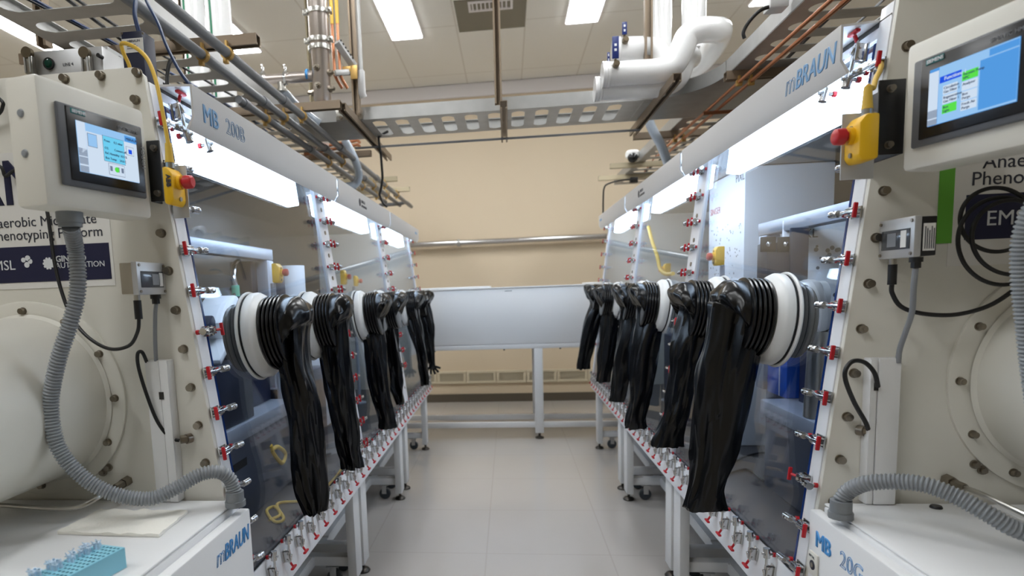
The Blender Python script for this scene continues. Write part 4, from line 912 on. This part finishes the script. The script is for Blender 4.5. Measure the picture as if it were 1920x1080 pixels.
B().box((a.x, yp-.0008, c.z-.05), (1.7, yp, 1.70)).obj('sheet', 'card', t)
g0, g1 = at(1761, 320, y=R.yp), at(1783, 456, y=R.yp)
B().box((g0.x, yp-.0012, g1.z), (g1.x-.0, yp-.0009, 1.70)).obj('stripe', 'green', t)
a, c = at(1811, 366, y=R.yp), at(1811, 450, y=R.yp)
bd = B().box((a.x, yp-.0018, c.z), (1.7, yp-.001, a.z)).obj('band', 'navyp', t)
Q = lambda u, v: at(u, v, y=yp-.001); Qb = lambda u, v: at(u, v, y=yp-.0022)
text('Anaerobic Microplate', .041, Q(1842, 316), X, Z, 'txtk', t); text('Phenotyping Platform', .041, Q(1820, 348), X, Z, 'txtk', t); text('EMSL', .045, Qb(1847, 423), X, Z, 'txtw', bd)
# antechambers
for S, cx, cz, rb, ro, rc, nm in ((L, -1.199, 1.093, .223, .247, .207, 'left'), (R, 1.226, 1.089, .240, .262, .213, 'right')):
    t = thing('antechamber', 'big round white antechamber drum on the %s end panel' % nm, 'antechamber', (cx, S.yp-.2, cz-rc))
    B().lathe([(rc-.005, -.0005), (ro, -.0005), (ro, -.008), (ro-.004, -.010), (rc-.005, -.010)], (cx, S.yp, cz), Y, 72).obj('flange', 'panel', t)
    B().lathe([(.001, -.0105), (rc, -.0105), (rc+.008, -.014), (rc, -.022), (rc, -.42), (rc+.012, -.422), (rc+.012, -.45), (rc-.01, -.452), (.001, -.452)], (cx, S.yp, cz), Y, 72).obj('drum', 'panel', t)
    for k in range(12):
        a_ = PI*2*k/12; put_bolt(t, (cx+math.cos(a_)*rb, S.yp-.010, cz+math.sin(a_)*rb), name='flange_bolt', s=.85)
for S, uv, nm in ((L, ((195, 885), (205, 876)), 'left'), (R, ((1826, 870), (1840, 881)), 'right')):
    for (u, v), w_ in zip(uv, ('lower', 'upper') if S.sg < 0 else ('upper', 'lower')):
        p = at(u, v, y=S.yp); o = thing('screw_plug', '%s of two small steel screw plugs under the %s drum' % (w_, nm), 'screw', p, 'small screw plugs under the drums')
        B().cyl((p.x, S.yp-.001, p.z), (p.x, S.yp-.005, p.z), .010, n=16).obj('washer', 'bolt', o); B().cyl((p.x, S.yp-.005, p.z), (p.x, S.yp-.012, p.z), .007, n=6).obj('head', 'bolt', o)
# bent steel tubes with fittings
p = at(232, 905, y=L.yp-.02)
t = thing('steel_tube', 'bent steel tube with a hex fitting on the left end panel', 'pipe', p)
B().cyl((p.x, L.yp-.001, p.z), (p.x-.002, L.yp-.022, p.z-.002), .013, n=6).cyl((p.x-.002, L.yp-.022, p.z-.002), (p.x-.006, L.yp-.045, p.z-.005), .010, n=6).obj('fitting', 'bolt', t)
B().tube([(p.x-.006, L.yp-.045, p.z-.005), at(200, 922, y=1.31), at(172, 940, y=1.27), at(140, 952, y=1.25), at(90, 953, y=1.25), at(0, 947, y=1.25), at(-60, 944, y=1.25)], .0055, n=10).obj('tube', 'steel', t)
p = at(1784, 903, y=R.yp-.02)
t = thing('steel_tube', 'straight steel tube with a hex fitting on the right end panel', 'pipe', p)
B().cyl((p.x, R.yp-.001, p.z), (p.x+.002, R.yp-.022, p.z-.002), .013, n=6).cyl((p.x+.002, R.yp-.022, p.z-.002), (p.x+.008, R.yp-.05, p.z-.004), .009, n=6).obj('fitting', 'bolt', t)
B().tube([(p.x+.008, R.yp-.05, p.z-.004), at(1840, 926, y=1.34), at(1890, 950, y=1.28), at(1950, 978, y=1.22), at(2000, 1000, y=1.17)], .0055, n=10).obj('tube', 'steel', t)

# ------------------------------------------------------------------ cabinets
t = thing('cabinet', 'low white equipment cabinet with a blue printed logo at the left', 'cabinet', (-1.1, .9, 0))
B().box((-1.75, .25, .06), (-.678, 1.385, .825), .004).obj('body', 'white', t)
B().box((-1.76, .25, .826), (-.680, 1.388, .832), .003).obj('top_cover', 'white', t)
dr = B().box((-.676, .25, .07), (-.648, 1.392, .812), .005).obj('door', 'white', t)
text('m', .054, (-.6478, 1.205, .744), Y, Z, 'txtb', dr, outline=.0007, shear=.2, lift=.0004); text('BRAUN', .052, (-.6478, 1.245, .742), Y, Z, 'txtb', dr, bold=.0010, shear=.2, sx=.74)
for y in (.4, 1.25): B().cyl((-.75, y, .0005), (-.75, y, .06), .02, n=14).obj('foot', 'foot', t)
t = thing('cabinet', 'low white equipment cabinet with a lock plate and number print at the right', 'cabinet', (1.1, .9, 0))
B().box((.708, .25, .06), (1.75, 1.44, .805), .004).obj('body', 'white', t)
B().box((.710, .25, .806), (1.05, 1.443, .812), .003).box((1.054, .25, .806), (1.75, 1.443, .811), .003).obj('top_cover', 'white', t)
dr = B().box((.680, .25, .07), (.706, 1.447, .797), .005).obj('door', 'white', t)
text('MB', .050, (.6798, 1.412, .724), -Y, Z, 'txtb', dr, bold=.0014); text('20G', .050, (.6798, 1.310, .724), -Y, Z, 'txtb', dr, outline=.0007)
pl = B().box((.675, 1.395, .650), (.6795, 1.432, .705), .001).obj('lock_plate', 'panel', dr)
text('RITTAL', .0075, (.6745, 1.428, .693), -Y, Z, 'txtk', pl); B().lathe([(.0075, 0), (.011, 0), (.011, .001), (.0075, .001)], (.6748, 1.4135, .676), -X, 24).obj('lock_ring', 'txtk', pl)
B().lathe([(.0005, .002), (.0055, .002), (.0055, 0), (.0005, 0)], (.6748, 1.4135, .676), -X, 16).obj('lock_core', 'bolt', pl)
p = at(1755, 953, z=.811); B().lathe([(.001, .006), (.010, .006), (.012, .003), (.012, 0), (.001, 0)], (p.x, p.y, .8115), Z, 20).obj('cap', 'black', t)
for y in (.4, 1.3): B().cyl((.79, y, .0005), (.79, y, .06), .02, n=14).obj('foot', 'foot', t)
# towel
c4 = [at(107, 997, z=.838), at(298, 1003, z=.838), at(352, 958, z=.838), at(190, 955, z=.838)]
b = B(); n1, n2 = 26, 14
def tp(i, j):
    u, v = i/n1, j/n2; p = c4[0].lerp(c4[1], u).lerp(c4[3].lerp(c4[2], u), v)
    h = .006+.003*noise.noise(V((u*4, v*3, 1)))+.0035*noise.noise(V((u*9, v*7, 4)))+.004*(u > .8)*noise.noise(V((u*6, v*9, 8)))
    return V((p.x+.003*noise.noise(V((v*6, u*3, 2))), p.y+.004*noise.noise(V((u*5, 3, v*4))), .8335+max(.001, h)))
top = [[tp(i, j) for j in range(n2+1)] for i in range(n1+1)]
TV = [[b.bm.verts.new(p) for p in r] for r in top]; BV = [[b.bm.verts.new(V((p.x, p.y, .8327))) for p in r] for r in top]
for i in range(n1):
    for j in range(n2):
        b.bm.faces.new((TV[i][j], TV[i+1][j], TV[i+1][j+1], TV[i][j+1])); b.bm.faces.new((BV[i][j], BV[i][j+1], BV[i+1][j+1], BV[i+1][j]))
for i in range(n1):
    for j in (0, n2): b.bm.faces.new((TV[i][j], BV[i][j], BV[i+1][j], TV[i+1][j]) if j == 0 else (TV[i][j], TV[i+1][j], BV[i+1][j], BV[i][j]))
for j in range(n2):
    for i in (0, n1): b.bm.faces.new((TV[i][j], TV[i][j+1], BV[i][j+1], BV[i][j]) if i == 0 else (TV[i][j], BV[i][j], BV[i][j+1], TV[i][j+1]))
single(b, 'paper_towel', 'paper', 'folded ivory paper towel lying on the left cabinet', 'towel')
# tube rack
zr = .872; A, Bq, Cq = at(62, 1078, z=zr), at(182, 1020, z=zr), at(230, 1022, z=zr)
ur = (Bq-A); ur.z = 0; lr = ur.length+.03; ur.normalize(); vr = V((ur.y, -ur.x, 0)); wr = .066
o0 = Bq+ur*.0
t = thing('tube_rack', 'sky blue perforated tube rack on the left cabinet', 'tube rack', V((Bq.x, Bq.y, .8325))-ur*lr/2+vr*wr/2)
rt = Matrix((vr, ur, Z)).transposed(); cc = Bq-ur*lr/2+vr*wr/2
hs = []
NX, NY = 7, 14
b = B(); sl = [(-wr/2+.007+.0087*i, -lr/2+.008+(lr-.016)/(NY-1)*j, .0058, .0058) for i in range(NX) for j in range(NY)]
b.slotted(-wr/2, wr/2, -lr/2, lr/2, 0, sl, .0015)
bmesh.ops.transform(b.bm, matrix=Matrix.Translation((cc.x, cc.y, zr)) @ rt.to_4x4(), verts=b.bm.verts[:]); b.obj('top_plate', 'rack', t, smooth=0)
b = B()
for dx, dy, sx, sy in ((-wr/2, 0, .002, lr), (wr/2, 0, .002, lr), (0, -lr/2, wr, .002), (0, lr/2, wr, .002)):
    q = V((cc.x, cc.y, (zr+.8325)/2))+vr*dx+ur*dy; b.obox(q, (sx, sy, zr-.8335), rt)
b.obj('body', 'rack', t); B().obox((cc.x, cc.y, .837), (wr-.006, lr-.006, .002), rt).obj('inner_floor', 'rackd', t)
tubes = [(i, j) for j in range(1, NY) for i in range(0, 3) if random.random() < (.75 if i < 2 else .35)]
for k, (i, j) in enumerate(tubes):
    q = V((cc.x, cc.y, zr+.0012))+vr*(-wr/2+.007+.0087*i)+ur*(-lr/2+.008+(lr-.016)/(NY-1)*j)
    tt = thing('micro_tube', 'tiny clear blue tube standing in the rack on the left cabinet', 'tube', q, 'tiny tubes in the blue rack')
    hh = .010+.006*random.random(); B().cyl(q-Z*.015, q+Z*hh*.55, .0027, n=8).obj('tube', 'tube', tt)
    dd = V((random.uniform(-.5, .5), random.uniform(-.5, .5), 1)).normalized(); B().obox(q+Z*hh*.6+dd*.003, (.0085, .0065, .002), axmat(dd), .0005).bar(q+Z*hh*.6, q+Z*hh*.6+V((dd.x, dd.y, .6))*.013, .0035, .0015).obj('cap', 'tube', tt)
# line 4 box on top of the left glovebox, navy transmitter box
yb = 1.75; a, c = at(62, 97, y=yb), at(160, 140, y=yb)
t = thing('line_box', 'silver box marked LINE 4 with a round green lamp on the left glovebox', 'box', ((a.x+c.x)/2, yb+.05, 1.852))
bd = B().box((a.x, yb, 1.849), (c.x+.06, yb+.13, a.z), .003).obj('body', 'alu', t)
p = at(93, 120, y=yb); B().cyl(p-Y*.001, p-Y*.006, .017, n=24).obj('lamp_ring', 'black', t); B().lathe([(.013, .006), (.009, .010), (.001, .011)], p, -Y, 20).obj('lamp', 'gearg', t)
text('LINE 4', .012, at(118, 124, y=yb-.001), X, Z, 'txtk', bd)
for u in (55, 162):
    p = at(u, 101, y=yb-.012); B().cyl(p, p-Y*.014, .016, n=20).obj('latch_knob', 'bronze', t)
    q = at(u+2, 122, y=yb-.012); lt = B().obox(q, (.026, .020, .055), None, .003).obj('latch', 'steel', t); B().obox(q+V((-.008, -.012, -.002)), (.004, .003, .045), None).obox(q+V((.008, -.012, -.002)), (.004, .003, .045), None).obj('latch_bars', 'white', lt)
p = at(192, 108, y=yb); B().cyl(p-Y*.001, p-Y*.02, .006, n=12).obj('knob', 'black', t)
t = thing('perforated_cover', 'white perforated metal cover sloping behind the line 4 box', 'cover', at(215, 120, y=1.9)); a = at(192, 92, y=1.86); c = at(250, 132, y=2.0)
B().prism([(1.84, 1.849), (1.84, a.z), (2.9, a.z), (2.9, 1.849)], 'x', a.x+.012, a.x+.03, .002).obj('plate', 'white', t)
b = B()
for k in range(16): b.obox((a.x+.0305, 1.90+.05*k, a.z-.025), (.001, .012, .03))
b.obj('slots', 'dark', t)
yb = 1.60; a, c = at(226, 60, y=yb), at(272, 128, y=yb)
t = thing('transmitter', 'navy blue transmitter box with a white label at the tray edge', 'transmitter', ((a.x+c.x)/2, yb+.03, 1.849))
bd = B().box((a.x, yb, 1.849), (c.x, yb+.06, a.z), .003).obj('body', 'navy', t)
s0, s1 = at(228, 74, y=yb), at(270, 97, y=yb); lb = B().box((s0.x, yb-.0012, s1.z), (s1.x, yb-.0004, s0.z)).obj('label', 'card', t)
text('MBRAUN', .009, (s0.x+.016, yb-.0014, s0.z-.010), X, Z, 'txtk', lb)
b = B()
for k, w_ in enumerate((.026, .030, .022)): b.box((s0.x+.014, yb-.0018, s0.z-.0165-.005*k), (s0.x+.014+w_, yb-.0013, s0.z-.0145-.005*k))
b.obj('fine_print', 'txtg', lb)
for u in (229, 268): p = at(u, 63, y=yb); B().cyl(p, p-Y*.002, .003, n=8).obj('screw', 'bolt', bd)
ax = (a.x+c.x)/2
cable([V((ax+.006, yb+.03, a.z)), at(253, 30, y=1.64), at(254, 0, y=1.68), at(250, -40, y=1.75)], .006, 'bluec', 'dark blue cable rising from the navy transmitter box')
cable([at(268, -15, y=1.75), at(276, 5, y=1.72), at(297, 45, y=1.66), at(312, 85, y=1.62), at(335, 130, y=1.58), at(354, 156, y=1.56), at(362, 162, y=1.57)], .0045, 'bluec', 'dark blue cable hanging down to the left hood edge')
cable([at(326, 108, y=1.9), at(318, 118, y=1.88), at(314, 140, y=1.87), at(313, 175, y=1.86), at(312, 200, y=1.86)], .006, 'blackc', 'short black cable bending down behind the left hood')
cable([at(-30, 165, y=1.38), at(2, 188, y=1.375), at(5, 200, y=1.375), at(-4, 215, y=1.38), at(-40, 240, y=1.39)], .004, 'blackc', 'thin black cable at the left picture edge, upper bend')
cable([at(-40, 300, y=1.38), at(0, 312, y=1.38), at(10, 330, y=1.38), at(26, 320, y=1.385), at(60, 310, y=1.39)], .004, 'blackc', 'thin black cable at the left picture edge, lower bend')

# ------------------------------------------------------------------ inside the left glovebox
FZ = .4905
def boxthing(name, a, c, m, lab, cat, bev=.004, group=None):
    t = thing(name, lab, cat, ((a[0]+c[0])/2, (a[1]+c[1])/2, min(a[2], c[2])), group); B().box(a, c, bev).obj('body', m, t); return t
t = thing('instrument_deck', 'grey instrument deck with a bright front rail inside the left glovebox', 'instrument', (-1.25, 2.3, FZ))
B().box((-1.55, 1.50, FZ), (-1.00, 2.62, .80), .006).obj('base_cabinet', 'igrey', t)
B().box((-1.56, 1.48, .802), (-.985, 2.64, .865), .008).obj('front_rail', 'rail', t)
B().box((-1.001, 1.80, .70), (-.999, 2.15, .73)).obj('slot', 'dark', t)
t = thing('gantry_frame', 'pale grey gantry frame standing inside the left glovebox', 'frame', (-1.2, 2.4, .866))
a, c = at(352, 455, x=-1.2), at(508, 474, x=-1.2)
B().box((-1.23, 1.75, a.z-.035), (-1.17, 2.98, a.z+.02), .005).obj('beam', 'rail', t)
B().box((-1.23, 2.90, .866), (-1.17, 2.98, a.z-.036), .005).obj('post', 'rail', t); B().box((-1.23, 1.75, 1.1105), (-1.17, 1.83, a.z-.036), .005).obj('post', 'rail', t)
for y, z_ in ((1.79, 1.1012), (2.94, .8655)): B().box((-1.27, y-.05, z_), (-1.13, y+.05, z_+.0085), .003).obj('base_plate', 'rail', t)
a, c = at(452, 490, x=-1.28), at(478, 548, x=-1.28)
t = thing('gripper_block', 'dark block hanging under the gantry in the left glovebox', 'actuator', a); B().box((-1.34, a.y, c.z-.02), (-1.231, c.y+.06, a.z), .005).obj('body', 'idark', t)
B().box((-1.235, c.y+.07, c.z-.03), (-1.20, c.y+.22, a.z-.06), .004).obj('bracket', 'idark', t)
B().tube([at(447, 490, x=-1.27), at(440, 497, x=-1.26), at(437, 515, x=-1.25), at(441, 535, x=-1.24), at(441, 555, x=-1.24)], .012, n=10).obj('hose', 'chrome', t)
p = at(441, 535, x=-1.24); B().cyl(p, p-Z*.05, .018, n=12).obj('plug', 'mint', t)
t = thing('plate_reader', 'bright white angled instrument behind the first left glove', 'instrument', at(400, 600, x=-1.05))
p = at(410, 603, x=-1.12); rot = Matrix.Rotation(.6, 3, 'X')
B().obox(p, (.14, .19, .13), rot, .02).obj('head', 'iwhite', t); B().obox(p+V((.02, -.07, -.075)), (.12, .24, .025), rot, .008).obj('tray', 'iwhite', t); B().obox(p+V((.0, -.12, -.01)), (.08, .06, .06), rot, .01).obj('optics', 'idark', t); B().cyl(p+V((.03, .13, -.02)), p+V((.03, .13, .08)), .03, n=18).obj('lens', 'chrome', t)
B().box((-1.25, 1.95, .866), (-1.0, 2.25, p.z-.15), .006).obj('pedestal', 'idark', t)
t = thing('tower_unit', 'dark vented tower unit under the white instrument on the left', 'instrument', (-1.2, 2.5, .866))
B().box((-1.50, 2.34, .866), (-1.08, 2.62, 1.16), .006).obj('body', 'inavy', t); B().box((-1.075, 2.36, 1.05), (-1.06, 2.55, 1.20), .004).obj('vent_panel', 'igrey', t)
t = thing('tower_unit', 'dark cabinet at the near end of the left glovebox, behind the lowest clamps', 'instrument', (-1.3, 1.7, .866)); B().box((-1.52, 1.52, .866), (-1.05, 1.92, 1.10), .006).obj('body', 'inavy', t); B().box((-1.049, 1.6, .93), (-1.046, 1.85, 1.03)).obj('vent', 'idark', t)
boxthing('column', (-1.50, 2.66, FZ), (-1.28, 2.88, 1.13), 'igrey', 'grey perforated column behind the first two left gloves', 'column')
t = thing('robot_column', 'grey instrument column behind the second left glove', 'column', (-1.2, 3.42, FZ)); B().cyl((-1.25, 3.42, FZ), (-1.25, 3.42, 1.50), .085, n=24).obj('body', 'iwhite', t)
boxthing('instrument', (-1.5, 3.72, FZ), (-1.17, 4.2, 1.10), 'iwhite', 'pale instrument case behind the third left glove', 'instrument', .01)
boxthing('dark_case', (-1.5, 3.0, FZ), (-1.0, 3.18, .95), 'inavy', 'dark case behind the hems of the second left glove', 'case', .01)
for i, (bd, bt, xd, lab) in enumerate((((508, 494, 524, 531), (530, 511, 7), -1.05, 'small yellow emergency stop inside the left glovebox, nearest of three'),
                                       ((637, 506, 648, 534), (652, 519, 5), -1.12, 'small yellow emergency stop inside the left glovebox, middle of three'),
                                       ((662, 517, 670, 537), (674, 527, 4), -1.15, 'small yellow emergency stop inside the left glovebox, farthest of three'))):
    y = at(bd[0], bd[1], x=xd).y; estop('emergency_stop', bd, bt, y, -1, lab, text_=False)
    a = at((bd[0]+bd[2])/2, bd[3], y=y+.03)
    single(B().cyl((a.x-.01, y+.03, FZ), (a.x-.01, y+.03, a.z), .012, n=10).cyl((a.x-.01, y+.03, FZ), (a.x-.01, y+.03, FZ+.01), .05, n=16), 'post', 'rail', 'thin post carrying the %s inner left emergency stop' % ('nearest', 'middle', 'farthest')[i], 'post', 'posts of inner emergency stops')
for i, pts in enumerate(([(470, 860), (500, 850), (540, 862), (560, 845)], [(490, 890), (520, 875), (560, 880), (590, 872)], [(520, 920), (510, 900), (540, 880), (580, 860), (620, 850)])):
    cable([at(u, v, z=FZ+.006) for u, v in pts], .005, 'blackc', ['black cable on the left glovebox floor, farthest back', 'black cable on the left glovebox floor, middle one', 'black cable on the left glovebox floor, bent into a hook'][i], 'black cables on the left glovebox floor')
cable([at(u, v, z=FZ+.006) for u, v in ((505, 975), (525, 965), (515, 950), (500, 958), (515, 978), (532, 972), (520, 945), (560, 940), (590, 935), (640, 880), (650, 850))], .006, 'ycable', 'yellow cable coiled on the left glovebox floor')
cable([at(u, v, x=-1.0) for u, v in ((507, 835), (512, 850), (528, 868), (534, 850), (520, 838), (508, 845))], .010, 'ycable', 'tan coiled hose on the front of the left instrument deck')
# ------------------------------------------------------------------ inside the right glovebox
t = thing('instrument_deck', 'grey instrument deck with a bright front rail inside the right glovebox', 'instrument', (1.25, 2.3, FZ))
B().box((1.02, 1.56, FZ), (1.56, 2.55, .78), .006).obj('base_cabinet', 'igrey', t); B().box((1.005, 1.55, .782), (1.57, 2.57, .845), .008).obj('front_rail', 'rail', t); B().box((1.017, 1.75, .66), (1.0195, 2.1, .70)).obj('slot', 'dark', t)
t = thing('imaging_cabinet', 'tall white cabinet with dot pattern inside the right glovebox', 'instrument', (1.3, 3.2, FZ))
a = at(1330, 335, x=1.15); c = at(1397, 325, x=1.15); e = at(1468, 318, x=1.45)
y0, y1 = sorted((a.y, c.y)); zt = (a.z+c.z)/2
B().box((1.15, y0, FZ), (1.56, y1, zt), .006).obj('body', 'iwhite', t)
text('PIXL', .06, (1.1495, y0+.12, zt-.06), -Y, Z, 'txtk', t); text('SINGER', .05, (1.1495, y1-.03, zt-.18), -Y, Z, 'red', t)
b = B()
for k in range(70): q = V((1.1494, random.uniform(y0+.04, y1-.04), random.uniform(1.25, zt-.25))); b.cyl(q, q+X*.002, random.uniform(.003, .006), n=8)
b.obj('dot_pattern', 'igrey', t)
t = thing('gantry_frame', 'pale grey gantry beam crossing the right glovebox window', 'frame', (1.2, 2.3, .85)); a, c = at(1430, 430, x=1.12), at(1592, 385, x=1.12)
B().box((1.10, 1.65, a.z-.03), (1.16, a.y, a.z+.025), .005).obj('beam', 'rail', t); B().box((1.10, a.y-.09, .8455), (1.16, a.y-.01, a.z-.031), .005).obj('post', 'rail', t); B().box((1.10, 1.65, .8455), (1.16, 1.71, a.z-.031), .005).obj('post', 'rail', t)
t = thing('dot_panel', 'pale panel with dark dots behind the right gantry beam', 'panel', (1.3, 2.62, .845)); B().box((1.10, 2.61, .8455), (1.54, 2.63, 1.56), .004).obj('sheet', 'iwhite', t)
b = B()
for k in range(60): q = V((random.uniform(1.22, 1.5), 2.6095, random.uniform(1.20, 1.46))); b.cyl(q, q+Y*.002, random.choice((.005, .007, .009)), n=8)
b.obj('dots', 'igrey', t); text('PIXL', .05, (1.13, 2.609, 1.485), X, Z, 'txtk', t)
t = thing('gripper_block', 'dark block unit hanging in front of the right dot panel', 'actuator', (1.1, 2.42, 1.2)); a, c = at(1440, 455, y=2.4), at(1514, 525, y=2.4)
B().box((a.x, 2.41, c.z-.06), (c.x, 2.50, a.z), .005).obj('body', 'idark', t); B().box((c.x-.065, 2.395, c.z-.06), (c.x, 2.409, a.z+.05), .004).obj('bracket', 'idark', t)
for u in (1440, 1472): q = at(u, 458, y=2.405); B().obox(q, (.055, .006, .055), None, .003).obj('window', 'black', t); B().sph(q-Y*.004, .011, 10).obj('lamp', 'chrome', t)
t = thing('robot_arm', 'silver jointed robot arm behind the nearest right glove', 'robot', (1.1, 1.9, .846))
p = at(1515, 555, x=1.02); pts = [(p.x+.05, p.y-.02, .8465), (p.x+.05, p.y-.02, p.z-.12), (p.x, p.y, p.z), (p.x-.02, p.y+.12, p.z+.02)]
B().cyl(pts[0], pts[1], .06, .05, n=24).obj('base', 'steel', t); B().bar(pts[1], pts[2], .08, .08, up=X, bev=.02).obj('upper_arm', 'alu', t)
b = B().sph(pts[2], .058, 20).cyl(V(pts[2])-X*.06, V(pts[2])+X*.05, .05, n=24); b.obj('joint', 'alu', t); B().cyl(V(pts[2])+Y*.03, pts[3], .046, n=24).obox(V(pts[3])+Y*.03, (.09, .07, .09), None, .015).obj('wrist', 'steel', t)
q = at(1478, 590, x=.98)
for (u0, v0, u1, v1), xx, m, lab, dy in (((1545, 665, 1568, 700), .98, 'iblue', 'bright blue part near the lower right clamps', .06), ((1440, 640, 1475, 700), 1.10, 'iblue', 'blue bracket under the nearest right port ring', .08), ((1500, 640, 1540, 830), 1.12, 'inavy', 'tall dark column behind the right clamps', .14)):
    a, c = at(u0, v0, x=xx), at(u1, v1, x=xx); yl, yh = sorted((a.y, c.y)); boxthing('instrument_part', (xx, yl, .8455), (xx+.08, yh, a.z), m, lab, 'instrument part', .004)
boxthing('tower_unit', (1.20, 1.60, .8455), (1.40, 2.45, 1.10), 'inavy', 'dark navy unit at the back of the right instrument deck', 'instrument', .006)
boxthing('instrument', (1.17, 2.72, FZ), (1.56, 2.93, 1.02), 'igrey', 'grey case behind the second right glove', 'instrument', .01)
boxthing('instrument', (1.05, 3.72, FZ), (1.5, 4.3, .98), 'inavy', 'dark case behind the third and fourth right gloves', 'instrument', .01)
for i, (bd, bt, xd, lab) in enumerate((((1342, 462, 1359, 498), (1340, 481, 7), 1.08, 'small yellow emergency stop inside the right glovebox, nearer of two'), ((1246, 494, 1258, 516), (1244, 505, 5), 1.12, 'small yellow emergency stop inside the right glovebox, farther of two'))):
    y = at(bd[2], bd[1], x=xd).y; estop('emergency_stop', bd, bt, y, 1, lab, text_=False); a = at((bd[0]+bd[2])/2, bd[3], y=y+.03)
    single(B().cyl((a.x+.01, y+.03, FZ), (a.x+.01, y+.03, a.z), .012, n=10).cyl((a.x+.01, y+.03, FZ), (a.x+.01, y+.03, FZ+.01), .05, n=16), 'post', 'rail', 'thin post carrying the %s inner right emergency stop' % ('nearer', 'farther')[i], 'post', 'posts of inner emergency stops')
cable([at(u, v, x=1.0) for u, v in ((1216, 425), (1222, 450), (1232, 480), (1238, 505), (1248, 514), (1262, 513))], .012, 'ycable', 'yellow cable hanging inside the far right window')
for i, pts in enumerate(([(1370, 870), (1400, 855), (1440, 850), (1470, 880), (1480, 905)], [(1360, 890), (1400, 880), (1430, 900), (1480, 930)])):
    cable([at(u, v, z=FZ+.006) for u, v in pts], .005, 'blackc', ['black cable on the right glovebox floor, the rear one', 'black cable on the right glovebox floor, the front one'][i], 'black cables on the right glovebox floor')
